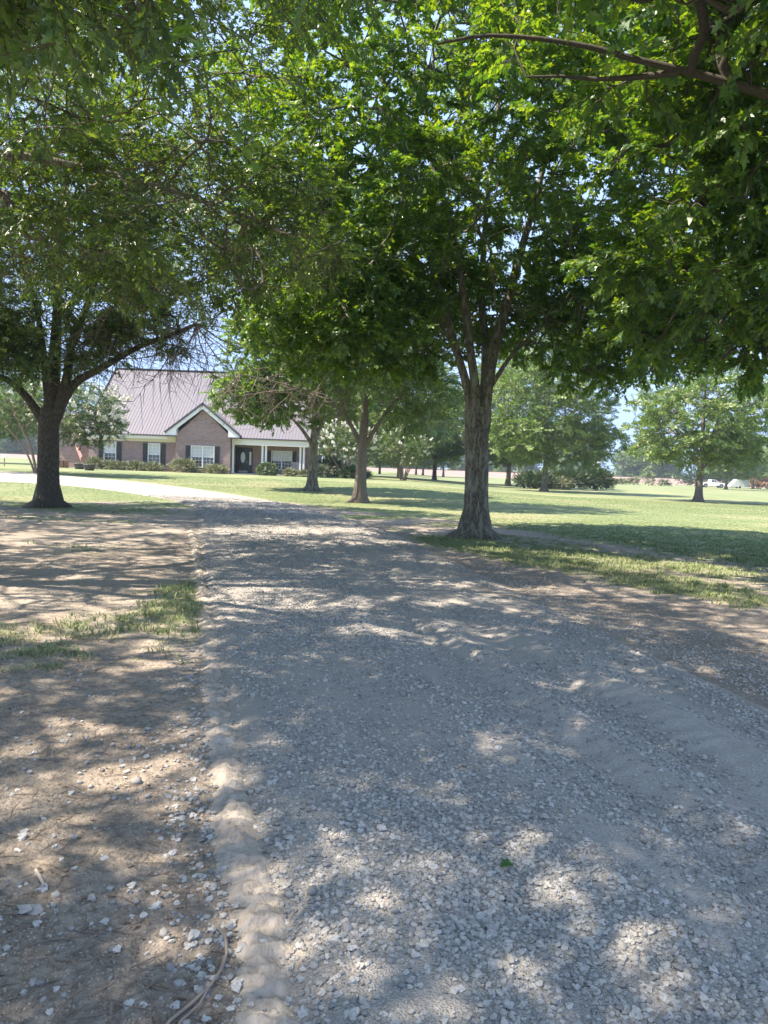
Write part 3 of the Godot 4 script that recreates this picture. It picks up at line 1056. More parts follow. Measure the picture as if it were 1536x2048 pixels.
func house() -> void:
	var g := .47
	var brick := Image.create(512, 512, false, Image.FORMAT_RGB8)
	var r := RandomNumberGenerator.new()
	r.seed = 8
	brick.fill(Color(.40, .36, .33).linear_to_srgb())
	for row in 32:
		for k in 12:
			var w := 512.0 / 11.0
			var x := int(k * w + (row % 2) * w / 2) - 23
			var c := Color(.27, .155, .145).lerp(Color(.345, .235, .22), r.randf()).lerp(Color(.17, .12, .12), .55 if r.randf() < .2 else 0.0)
			brick.fill_rect(Rect2i(x, row * 16, int(w) - 3, 13), c.linear_to_srgb())
	var bt := ImageTexture.create_from_image(brick)
	M.brick = tri_mat(bt, Vector3(.41, .41, .41), .9)
	var lp := mat(Color(.60, .61, .60), .14)
	lp.metallic_specular = .7
	M.pale_pane = lp  # pale tone of white blinds behind the glass
	var h := thing("brick_house", "long brick house with steep mauve metal roof and white trimmed front gable", "house", Vector3(0, 0, 0))
	# walls: left front, gable block, porch back wall, ends and rear, each with thickness
	var w := MB.new()
	w.box(Vector3((-25.7 - 17.95) / 2, (g + 3.2) / 2 - .1, -64.1), Vector3(7.75, 3.2 - g + .5, .2))
	put("wall", w.mesh(M.brick), h)
	w = MB.new()
	w.prism(PackedVector2Array([Vector2(-17.95, .2), Vector2(-13.3, .2), Vector2(-13.3, 3.75), Vector2(-15.62, 5.95), Vector2(-17.95, 3.75)]), -63.4, -63.2)
	w.box(Vector3(-17.85, 1.9, -63.75), Vector3(.2, 3.4, .7)); w.box(Vector3(-13.4, 1.9, -64.45), Vector3(.2, 3.4, 2.1))
	# soldier course
	w.box(Vector3(-15.62, 3.42, -63.185), Vector3(4.65, .2, .05))
	put("wall", w.mesh(M.brick), h)
	w = MB.new()
	w.box(Vector3((-13.5 - 6.9) / 2, 2.0, -65.6), Vector3(6.6, 3.6, .2))
	put("wall", w.mesh(M.brick_dark if M.has("brick_dark") else M.brick), h)
	w = MB.new()
	for x: float in [-25.6, -7.0]:
		var z0 := -64.2 if x < -20 else -65.7
		w.prism(PackedVector2Array([Vector2(z0, .2), Vector2(z0, 3.4 if z0 > -65 else 4.9), Vector2(-71.5, 9.7), Vector2(-79.5, 3.4), Vector2(-79.5, .2)]), -.1, .1, Transform3D(Basis(Vector3(0, 0, 1), Vector3(0, 1, 0), Vector3(-1, 0, 0)), Vector3(x, 0, 0)))
	w.box(Vector3(-16.3, 1.8, -79.4), Vector3(18.6, 3.4, .2))
	put("wall", w.mesh(M.brick), h)
	# main roof: two slopes with standing ribs
	var slope := (10.1 - 3.68) / (71.5 - 63.45)
	var roof := MB.new()
	var x0 := -26.1; var x1 := -6.6
	var th := .1
	roof.prism(PackedVector2Array([Vector2(-63.45, 3.68), Vector2(-71.5, 10.1), Vector2(-79.6, 3.68), Vector2(-79.6, 3.58), Vector2(-71.5, 9.98), Vector2(-63.45, 3.58)]), x0, x1, Transform3D(Basis(Vector3(0, 0, 1), Vector3(0, 1, 0), Vector3(1, 0, 0)), Vector3.ZERO))
	var rn := put("roof", roof.mesh(M.roof), h)
	# (the basis above mirrors; ribs are single parts of the roof)
	var rib := MB.new()
	var len_ := Vector2(71.5 - 63.45, 10.1 - 3.68).length()
	rib.box(Vector3(0, .012, 0), Vector3(.045, .024, len_))
	var rm := rib.mesh(M.roof)
	var ang := atan(slope)
	var x := x0 + .12
	while x < x1:
		var o := put("rib", rm, rn)
		o.transform = Transform3D(Basis(Vector3(1, 0, 0), ang), Vector3(x, (10.1 + 3.68) / 2, -(63.45 + 71.5) / 2))
		x += .27
	w = MB.new()
	w.box(Vector3((x0 + x1) / 2, 10.13, -71.5), Vector3(x1 - x0 + .1, .1, .4))
	for xx: float in [x0 - .03, x1 + .03]:
		w.box(Vector3(xx, (10.1 + 3.68) / 2 + .0, -(63.45 + 71.5) / 2), Vector3(.06, .22, len_), Basis(Vector3(1, 0, 0), ang))
	put("ridge_cap", w.mesh(M.roof_dark if M.has("roof_dark") else M.trim_dark), h)
	# eaves: dark drip edge, cream fascia and frieze
	for e: Array in [[(x0 - 18.6) / 2, -18.6 - x0], [(x1 - 12.9) / 2, x1 + 12.9]]:
		w = MB.new()
		w.box(Vector3(e[0], 3.62, -63.42), Vector3(e[1], .1, .06))
		put("drip_edge", w.mesh(M.trim_dark), h)
	w = MB.new()
	w.box(Vector3((x0 - 18.0) / 2, 3.44, -63.52), Vector3(-18.0 - x0, .26, .12)); w.box(Vector3((x0 - 18.0) / 2, 3.33, -63.8), Vector3(-18.0 - x0 - .02, .03, .44))
	w.box(Vector3((x0 - 18.0) / 2 + .1, 3.2, -63.97), Vector3(-18.0 - x0 - .4, .26, .05))
	put("fascia", w.mesh(M.cream), h)
	w = MB.new()
	w.box(Vector3((x1 - 13.25) / 2, 3.34, -63.62), Vector3(x1 + 13.2, .5, .26)); w.box(Vector3((x1 - 13.25) / 2, 3.11, -63.62), Vector3(x1 + 13.1, .06, .34))
	put("porch_beam", w.mesh(M.cream), h)
	w = MB.new()
	w.box(Vector3((x1 - 13.25) / 2, 3.16, -64.7), Vector3(x1 + 13.0, .04, 1.78))
	put("porch_ceiling", w.mesh(M.cream), h)
	# gable roof
	var pk := Vector2(-15.62, 6.42)
	var gl := Vector2(-18.75, 3.92); var gr := Vector2(-12.49, 3.92)
	w = MB.new()
	w.prism(PackedVector2Array([gl, pk, gr, gr - Vector2(0, .12), pk - Vector2(0, .12), gl - Vector2(0, .12)]), -67.2, -62.75)
	put("gable_roof", w.mesh(M.roof), h)
	w = MB.new()
	for e: Array in [[gl, pk], [pk, gr]]:
		var a: Vector2 = e[0]; var b: Vector2 = e[1]
		var mid := (a + b) / 2
		w.box(Vector3(mid.x, mid.y + .0, -62.74), Vector3(a.distance_to(b) + .1, .15, .08), Basis(Vector3(0, 0, 1), (b - a).angle()))
	put("rake_trim", w.mesh(M.trim_dark), h)
	w = MB.new()
	for e: Array in [[gl, pk], [pk, gr]]:
		var a: Vector2 = e[0]; var b: Vector2 = e[1]
		var nrm := Vector2((b - a).y, -(b - a).x).normalized()
		var p := PackedVector2Array([a + nrm * .07, b + nrm * .07, b + Vector2(0, -.46), a + nrm * .36 + (b - a).normalized() * .3])
		w.prism(p, -62.87, -62.8)
		# soffit under the overhang
		w.prism(PackedVector2Array([a + nrm * .13, b + nrm * .13, b + nrm * .16, a + nrm * .16]), -63.2, -62.87)
	# boxed returns at both feet
	for sg: float in [-1.0, 1.0]:
		var ex := -15.62 + sg * 3.06
		var ix := -15.62 + sg * 2.2
		w.prism(PackedVector2Array([Vector2(ex, 3.66), Vector2(ix, 3.66), Vector2(ix, 4.42), Vector2(ex, 3.80)]), -63.6, -62.79)
	put("rake_board", w.mesh(M.white), h)
	w = MB.new()
	for sg: float in [-1.0, 1.0]:
		w.box(Vector3(-15.62 + sg * 2.75, 3.61, -63.15), Vector3(.85, .09, .82))
	put("eave_return", w.mesh(M.trim_dark), h)
	# windows and shutters
	window(h, -24.34, -23.28, .98, 2.98, -63.945, 1, 3, false)
	shutter(h, -24.80, -24.40, .98, 2.98, -63.995); shutter(h, -23.22, -22.82, .98, 2.98, -63.995)
	window(h, -20.53, -19.48, .98, 2.95, -63.945, 1, 3, false)
	shutter(h, -20.99, -20.59, .98, 2.95, -63.995); shutter(h, -19.42, -19.02, .98, 2.95, -63.995)
	window(h, -16.62, -14.62, .98, 2.86, -63.145, 2, 3, false)
	shutter(h, -17.08, -16.68, .98, 2.86, -63.195); shutter(h, -14.56, -14.16, .98, 2.86, -63.195)
	window(h, -10.12, -8.28, 1.02, 2.72, -65.445, 2, 3, false)
	shutter(h, -10.48, -10.18, 1.02, 2.72, -65.495); shutter(h, -8.22, -7.92, 1.02, 2.72, -65.495)
	# front door
	w = MB.new()
	w.box(Vector3(-12.6, 1.7, -65.47), Vector3(1.5, 2.14, .05))
	w.box(Vector3(-12.6, 2.84, -65.44), Vector3(1.6, .12, .1))
	for xx: float in [-13.14, -12.1, -11.82]:
		w.box(Vector3(xx, 1.7, -65.44), Vector3(.07, 2.14, .08))
	put("door_frame", w.mesh(M.black_door), h)
	w = MB.new()
	w.box(Vector3(-12.62, 1.68, -65.425), Vector3(.92, 2.04, .04), Basis.IDENTITY, .01)
	for q: Array in [[-12.62, 1.02, .6, .34]]:
		w.box(Vector3(q[0], q[1], -65.4), Vector3(q[2], q[3], .02), Basis.IDENTITY, .008)
	var door := put("door", w.mesh(M.black_door), h)
	w = MB.new()
	var op := PackedVector2Array()
	for k in 28:
		op.append(Vector2(cos(TAU * k / 28) * .2 - 12.62, sin(TAU * k / 28) * .47 + 2.02))
	w.prism(op, -65.41, -65.395)
	put("oval_glass", w.mesh(M.curtain_glass if M.has("curtain_glass") else M.pale_pane), door)
	w = MB.new()
	var ring := PackedVector3Array(); var rr := PackedFloat32Array()
	for k in 29:
		ring.append(Vector3(cos(TAU * k / 28) * .215 - 12.62, sin(TAU * k / 28) * .485 + 2.02, -65.398)); rr.append(.018)
	w.tube(ring, rr, 6, 0, false)
	put("oval_frame", w.mesh(M.trim_dark), door)
	w = MB.new()
	w.box(Vector3(-12.62, .78, -65.398), Vector3(.84, .17, .01))
	put("kick_plate", w.mesh(M.metal), door)
	w = MB.new()
	w.lathe(Vector3(-12.26, 1.62, -65.36), PackedVector2Array([Vector2(0, -.03), Vector2(.03, -.015), Vector2(.03, .015), Vector2(0, .03)]), 10)
	w.box(Vector3(-12.26, 1.62, -65.385), Vector3(.03, .16, .03))
	put("handle", w.mesh(M.metal), door)
	for xx: float in [-13.28, -11.97]:
		w = MB.new()
		w.box(Vector3(xx, 1.95, -65.43), Vector3(.17, 1.15, .03))
		put("sidelight", w.mesh(M.pale_pane if xx > -13 else M.glass), h)
	# porch floor, step, columns
	w = MB.new()
	w.box(Vector3(-10.0, .42, -64.55), Vector3(6.55, .44, 1.88), Basis.IDENTITY, .015)
	put("porch_floor", w.mesh(M.concrete), h)
	w = MB.new()
	w.box(Vector3(-11.9, .44, -63.35), Vector3(2.1, .22, .5), Basis.IDENTITY, .015)
	put("step", w.mesh(M.brick), h)
	for xx: float in [-13.14, -10.62, -10.32, -7.36, -7.06]:
		w = MB.new()
		w.box(Vector3(xx, 1.86, -63.72), Vector3(.16, 2.4, .16), Basis.IDENTITY, .01)
		w.box(Vector3(xx, .7, -63.72), Vector3(.22, .12, .22), Basis.IDENTITY, .01)
		w.box(Vector3(xx, 3.04, -63.72), Vector3(.22, .08, .22), Basis.IDENTITY, .01)
		put("column", w.mesh(M.white), h)
	# lower wing on the left
	w = MB.new()
	w.box(Vector3(-27.9, 1.75, -67.0), Vector3(4.2, 3.1, .2)); w.box(Vector3(-29.9, 1.75, -70.1), Vector3(.2, 3.1, 6.0))
	put("wing_wall", w.mesh(M.brick), h)
	w = MB.new()
	w.prism(PackedVector2Array([Vector2(66.6, 3.3), Vector2(70.2, 5.6), Vector2(73.8, 3.3), Vector2(73.8, 3.2), Vector2(70.2, 5.48), Vector2(66.6, 3.2)]), -30.3, -25.75, Transform3D(Basis(Vector3(0, 0, -1), Vector3(0, 1, 0), Vector3(1, 0, 0)), Vector3.ZERO))
	put("wing_roof", w.mesh(M.roof), h)
	w = MB.new()
	w.box(Vector3(-27.95, 3.2, -66.75), Vector3(4.3, .2, .08))
	put("fascia", w.mesh(M.cream), h)
	# bed of mulch along the front
	w = MB.new()
	w.box(Vector3(-19.2, .47, -62.45), Vector3(13.6, .12, 1.3)); w.box(Vector3(-8.6, .47, -62.75), Vector3(4.4, .12, 1.1)); w.box(Vector3(-4.6, .47, -63.5), Vector3(3.4, .12, 1.6))
	put("mulch_bed", w.mesh(M.mulch)).set_meta("kind", "structure")

# ---------------------------------------------------------------- trees near the drive
func v3(a: Array) -> Array:
	var o := []
	for k in range(0, a.size(), 3):
		o.append(Vector3(a[k], a[k + 1], a[k + 2]))
	return o

func yard_trees() -> void:
	# the big tree right of the drive
	var at := Vector3(2.21, gy(2.21, -17.7), -17.7)
	tree("shade_tree", "big many stemmed shade tree with flared trunk right beside the gravel drive", at, 101, [
		[v3([0, -.15, 0, -.03, 1.2, 0, -.06, 2.2, 0, -.08, 3.1, 0]), .265, .285, .34],
		[v3([-.24, 2.6, .05, -.32, 3.4, .1, -.68, 4.5, .15, -1.08, 5.6, .3, -1.5, 6.8, .4, -2.2, 9.4, .6]), .125, .035],
		[v3([-.16, 2.6, .12, -.18, 3.5, .25, -.36, 4.5, .3, -.58, 5.7, .35, -.9, 7.2, .3, -1.5, 9.0, .3, -1.7, 11.5, .2]), .125, .035],
		[v3([.08, 2.6, 0, .1, 3.5, 0, .24, 4.5, 0, .5, 5.5, -.05, .8, 6.8, -.2, 1.2, 8.6, -.2, 1.5, 10.8, -.2]), .19, .04],
		[v3([.1, 3.4, -.1, .12, 4.6, -.5, .0, 6.0, -.9, .1, 8.5, -1.3, .3, 11.0, -1.6]), .13, .04],
		[v3([.16, 3.5, 0, .7, 4.4, .1, 1.5, 5.2, .3, 3.0, 6.4, .7]), .06, .02],
		[v3([-.5, 4.0, .1, -1.1, 4.9, .6, -2.2, 5.7, 1.2, -4.0, 6.4, 1.8]), .05, .02]],
		[[Vector3(-.4, 9.4, 0), Vector3(5.8, 4.8, 5.2), 1450], [Vector3(-3.0, 5.0, 1.0), Vector3(2.8, 1.35, 2.2), 230], [Vector3(3.0, 5.0, .6), Vector3(2.8, 1.4, 2.2), 230], [Vector3(0, 5.6, -1.5), Vector3(2.6, 1.2, 2.0), 110]],
		M.sp_lobed, M.bark, {"roots": 7, "clear": AABB(Vector3(1.0, 3.0, -17.6), Vector3(2.2, 2.7, 3.4)), "gapsize": .4, "gap": -.33, "per": 2.9, "thick": 12.0, "twigs": [[M.sp_bare[0], 30, Vector3(0, 5, 0), Vector3(3, 1.5, 3), .2]]})
	# dark tree on the left
	at = Vector3(-10.25, gy(-10.25, -22.5), -22.5)
	tree("shade_tree", "dark trunked tree left of the drive with a long limb reaching right", at, 102, [
		[v3([0, -.15, 0, .0, 1.2, 0, .0, 2.3, 0, .05, 3.0, 0]), .30, .285, .32],
		[v3([.15, 2.5, 0, .49, 3.27, .1, .94, 3.82, .2, 1.54, 4.14, .3, 2.89, 4.86, .6, 3.93, 5.19, .9, 4.7, 5.5, 1.1]), .17, .035],
		[v3([.0, 2.5, 0, .12, 3.8, 0, .18, 4.76, 0, .3, 6.84, .1, .5, 9, .2, .7, 11.5, .2]), .24, .04],
		[v3([-.1, 2.5, .0, -.56, 3.23, .1, -1.17, 3.81, .3, -2.38, 4.07, .6, -3.6, 4.3, .8]), .15, .035],
		[v3([.3, 2.9, .1, .62, 3.9, .2, .78, 4.8, .3, 1.51, 6.29, .7, 2.4, 8.5, 1.2, 2.9, 10.2, 1.4]), .16, .035],
		[v3([-.05, 3.0, -.1, -.3, 4.6, -.3, -.8, 6.4, -.7, -1.8, 9.2, -1.2]), .14, .035]],
		[[Vector3(.4, 9.2, 0), Vector3(6.3, 4.7, 5.8), 1150], [Vector3(-3.4, 4.7, .6), Vector3(3.0, 1.5, 2.6), 240], [Vector3(1.6, 6.3, .7), Vector3(3.0, 1.2, 2.2), 220], [Vector3(-.3, 4.9, -.3), Vector3(1.5, 1.2, 1.5), 90], [Vector3(-1.6, 4.4, .9), Vector3(2.2, 1.0, 1.4), 150], [Vector3(1.2, 4.9, .9), Vector3(1.5, .9, 1.2), 80], [Vector3(2.9, 5.15, .7), Vector3(1.4, .4, .8), 26]],
		M.sp_oak, M.bark_plain, {"roots": 7, "gap": -.30, "per": 2.7, "thick": 12.0, "twigs": [[M.sp_bare[0], 60, Vector3(2, 5.5, 1), Vector3(4.5, 1.5, 3), .2, 1.2], [M.sp_bare[1], 60, Vector3(3.6, 5.0, 1), Vector3(2.0, .6, 1.5), .3, 2.2]]})
	# left tree whose trunk stands outside the frame
	at = Vector3(-7.6, gy(-7.6, -8.6), -8.6)
	var l0 := tree("overhanging_tree", "tree hanging over the left of the drive, full of bare drooping twigs", at, 103, [
		[v3([0, -.1, 0, .05, 1.6, 0, .1, 3.0, 0, .3, 5.2, 0, .6, 8, -.2, .8, 11.5, -.2]), .34, .06, .3],
		[v3([.15, 3.6, 0, 1.2, 4.8, -.4, 2.6, 5.3, -.9, 3.6, 5.3, -1.2, 4.6, 5.2, -1.6, 5.6, 5.0, -2.0]), .075, .02],
		[v3([.2, 3.6, 0, 1.5, 4.9, .8, 3.4, 5.6, 2.0, 5.6, 5.9, 3.1]), .11, .03],
		[v3([.1, 3.6, -.1, .6, 5.0, -1.4, 1.4, 5.7, -3.4, 2.0, 6.0, -5.0]), .11, .03],
		[v3([.3, 4.6, .1, 1.8, 6.6, .2, 3.6, 8.2, .2, 5.2, 9.2, 0]), .12, .03]],
		[[Vector3(1.0, 8.5, -.4), Vector3(6.4, 4.2, 6.6), 1150], [Vector3(4.0, 5.2, -3.0), Vector3(3.0, 1.0, 3.2), 300], [Vector3(4.6, 5.9, 3.2), Vector3(2.8, 1.0, 2.0), 260], [Vector3(4.4, 8.0, 4.2), Vector3(2.6, 1.6, 2.4), 150], [Vector3(5.4, 4.95, 3.6), Vector3(1.2, .45, .9), 60]],
		M.sp_oak, M.bark, {"gapsize": .55, "gap": -.06, "per": 2.8, "thick": 12.0, "twigs": [[M.sp_bare_dark[0], 60, Vector3(3.4, 5.2, -2), Vector3(3.6, 1.0, 4), .35, 1.4], [M.sp_bare_dark[1], 60, Vector3(3.6, 5.4, -2), Vector3(3.8, 1.2, 4), .25], [M.sp_bare_dark[2], 60, Vector3(3.2, 5.0, -1), Vector3(3.2, 1.0, 4), .5]]})
	at = Vector3(-6.6, gy(-6.6, 2.6), 2.6)
	tree("overhanging_tree", "tree standing outside the frame to the left, its lowest leaves at the top corner", at, 107, [
		[v3([0, -.1, 0, .05, 1.6, 0, .1, 3.0, 0, .3, 5.2, 0, .6, 8, -.2, .8, 11.5, -.2]), .32, .06, .3],
		[v3([.2, 3.6, 0, 1.5, 4.9, -.8, 3.4, 5.6, -2.0, 5.0, 5.9, -3.1]), .11, .03],
		[v3([.2, 4.2, .1, 1.8, 6.0, .4, 3.8, 7.6, .8, 5.6, 8.6, 1.0]), .12, .03]],
		[[Vector3(1.0, 8.4, -.3), Vector3(6.2, 3.6, 5.4), 700], [Vector3(4.3, 8.0, -4.2), Vector3(3.2, 1.9, 2.6), 300], [Vector3(1.2, 8.2, -4.4), Vector3(3.2, 2.0, 2.4), 400]],
		M.sp_oak, M.bark, {"gapsize": .6, "gap": -.04, "per": 1.9, "thick": 12.0})
	at = Vector3(-15.2, gy(-15.2, -16.8), -16.8)
	tree("overhanging_tree", "tree at the left picture edge between the twiggy tree and the dark trunk", at, 108, [
		[v3([0, -.1, 0, .05, 1.6, 0, .1, 3.0, 0, .2, 5.2, 0, .4, 8, -.2, .5, 11.5, -.2]), .32, .06, .3],
		[v3([.2, 3.2, 0, 1.3, 4.6, -.5, 2.8, 5.6, -1.0, 4.2, 6.4, -1.5]), .11, .03],
		[v3([-.1, 3.4, .1, -1.4, 5.0, .4, -3.0, 6.6, .8]), .11, .03]],
		[[Vector3(.2, 8.2, 0), Vector3(5.8, 3.9, 5.2), 720]],
		M.sp_oak, M.bark, {"gapsize": .5, "gap": -.18, "per": 2.4, "thick": 12.0})
	near_leaves(l0, M.sp_lobed, 301, 11, Vector3(5.6, 4.45, 3.6), Vector3(.95, .35, .6), [M.leaf_a, M.leaf_b])
	# right tree whose trunk stands outside the frame
	at = Vector3(9.0, gy(9.0, -9.0), -9.0)
	var r0 := tree("overhanging_tree", "leafy tree reaching in from the right on one thick horizontal limb", at, 104, [
		[v3([0, -.1, 0, 0, 1.6, 0, -.1, 3.2, 0, -.2, 5.5, 0, -.3, 8, 0, -.4, 11.5, 0]), .36, .06, .3],
		[v3([-.15, 4.3, 0, -1.8, 4.9, .3, -3.6, 5.5, .5, -4.9, 5.89, .5, -5.67, 6.08, .5, -6.3, 6.2, .5, -7.08, 6.36, .5, -8.0, 6.42, .5, -8.6, 6.36, .4]), .075, .013],
		[v3([-5.9, 6.1, .5, -6.35, 6.13, .3, -6.7, 6.2, .1, -7.1, 6.27, .0, -7.5, 6.3, -.1]), .04, .012],
		[v3([-.1, 3.6, -.1, -1.2, 4.4, -1.0, -2.6, 4.8, -2.0, -4.2, 4.9, -3.0]), .11, .03],
		[v3([-.2, 5.0, .2, -1.0, 7.0, 1.0, -2.2, 8.8, 1.8, -3.4, 10, 2.2]), .13, .03]],
		[[Vector3(-1.8, 9.0, -.2), Vector3(6.6, 4.2, 6.2), 900], [Vector3(-3.6, 5.0, -2.2), Vector3(2.4, 1.2, 2.6), 210], [Vector3(-3.0, 4.7, -4.0), Vector3(2.6, 1.2, 2.0), 200], [Vector3(-.5, 4.9, -3.6), Vector3(2.2, 1.3, 2.2), 120], [Vector3(-4.6, 7.0, 2.2), Vector3(3.2, 1.2, 2.0), 210], [Vector3(-6.2, 6.0, 2.8), Vector3(1.6, .4, .8), 70], [Vector3(-4.6, 7.5, .2), Vector3(1.6, 1.0, 1.4), 110], [Vector3(-4.2, 6.6, -1.6), Vector3(1.6, .8, 1.2), 80]],
		M.sp_lobed, M.bark_dark, {"clear": AABB(Vector3(1.6, 4.0, -8.3), Vector3(2.4, 2.0, 3.0)), "gapsize": .4, "gap": -.28, "per": 2.6, "thick": 12.0})
	near_leaves(r0, M.sp_lobed, 302, 10, Vector3(-6.6, 5.5, 3.0), Vector3(1.4, .22, .6), [M.leaf_a, M.leaf_b])
	# the two trees beyond, on the right of the drive
	at = Vector3(-1.08, gy(-1.08, -32.4), -32.4)
	tree("shade_tree", "pale trunked tree with dead twiggy branches, second along the right of the drive", at, 105, [
		[v3([0, -.15, 0, 0, 1.4, 0, .05, 2.7, 0, .1, 4.2, 0, .15, 7, 0, .1, 10.5, 0]), .28, .06, .22],
		[v3([-.05, 2.5, 0, -.4, 3.2, 0, -.79, 3.9, .2, -1.2, 5.5, .4, -1.6, 7.2, .5]), .12, .03],
		[v3([-.5, 3.4, .1, -1.68, 4.5, .5, -3.65, 5.0, 1.0, -5.4, 5.3, 1.3]), .06, .015],
		[v3([.1, 2.4, 0, .6, 3.3, .1, 1.5, 4.6, .2, 3.0, 5.8, .3]), .13, .03]],
		[[Vector3(.1, 9.2, 0), Vector3(4.6, 5.0, 4.6), 520], [Vector3(2.4, 4.9, 0), Vector3(2.0, 1.6, 2.2), 110], [Vector3(-1.6, 6.0, 0), Vector3(2.0, 1.4, 2), 60]],
		M.sp_oak, M.bark_pale, {"roots": 6, "per": 2.9, "smin": 1.0, "smax": 1.5, "twigs": [[M.sp_bare[0], 28, Vector3(-3.2, 5.0, .8), Vector3(2.4, .9, 1.2), .5, 2.4], [M.sp_bare[2], 22, Vector3(-1.8, 5.4, .8), Vector3(2.2, 2.0, 1.2), .0, 1.8]]})
	at = Vector3(-4.0, gy(-4.0, -40.6), -40.6)
	tree("shade_tree", "dense green tree in front of the porch, third along the right of the drive", at, 106, [
		[v3([0, -.15, 0, 0, 1.6, 0, .05, 3.0, 0, .0, 5.5, 0, .1, 9, 0]), .30, .06, .2],
		[v3([0, 2.4, 0, -.7, 3.4, .1, -1.8, 4.4, .3, -3.4, 5.4, .4]), .12, .03],
		[v3([.05, 2.8, 0, .7, 4.2, 0, 1.8, 5.8, .2]), .14, .03]],
		[[Vector3(-.2, 7.6, 0), Vector3(4.8, 4.0, 4.4), 430], [Vector3(-3.0, 5.0, .4), Vector3(2.5, 1.4, 2.2), 140]],
		M.sp_lobed, M.bark, {"roots": 5, "per": 2.9, "smin": 1.1, "smax": 1.7})

func near_leaves(root: Node3D, sprigs: Array, seed_: int, cnt: int, c: Vector3, rad: Vector3, mats: Array) -> void:
	# the closest sprays of the crown, every leaf a part of its own
	var r := RandomNumberGenerator.new()
	r.seed = seed_
	var crown := root.get_node("crown") as Node3D
	var lm := []
	for m: Material in mats:
		for k in 2:
			var mb := MB.new()
			leaf(mb, LOBED, Vector3.ZERO, Basis.IDENTITY, 1.0, r.randf_range(.15, .4), r.randf_range(.05, .3))
			lm.append(mb.mesh(m))
	for q in cnt:
		var p := c + Vector3(r.randf_range(-1, 1), r.randf_range(-1, 1), r.randf_range(-1, 1)) * rad
		var az := r.randf() * TAU
		var d := Vector3(cos(az), r.randf_range(-.5, .1), sin(az)).normalized()
		var b := basis_for(r, d, .4, 1.0)
		var pts := PackedVector3Array(); var rr := PackedFloat32Array()
		for k in 6:
			var f := k / 5.0
			pts.append(p + b * Vector3(sin(f * 3) * .03, f * .6 - .12, -f * f * .1)); rr.append(lerpf(.006, .003, f))
		var mb := MB.new()
		mb.tube(pts, rr, 4, 0, false)
		put("twig", mb.mesh(M.twig), crown)
		for k in 13:
			var f := .15 + .85 * k / 12.0
			var at := pts[mini(int(f * 5), 5)]
			var out := (1.0 if k % 2 else -1.0) * r.randf_range(.5, 1.3) * (1 - f * .5)
			var dir := (b * Vector3(sin(out), cos(out), r.randf_range(-.5, .2))).normalized()
			var lb := basis_for(r, dir, .5, r.randf_range(.075, .13))
			var o := put("leaf", lm[r.randi() % lm.size()], crown)
			o.transform = Transform3D(lb, at + dir * .03)

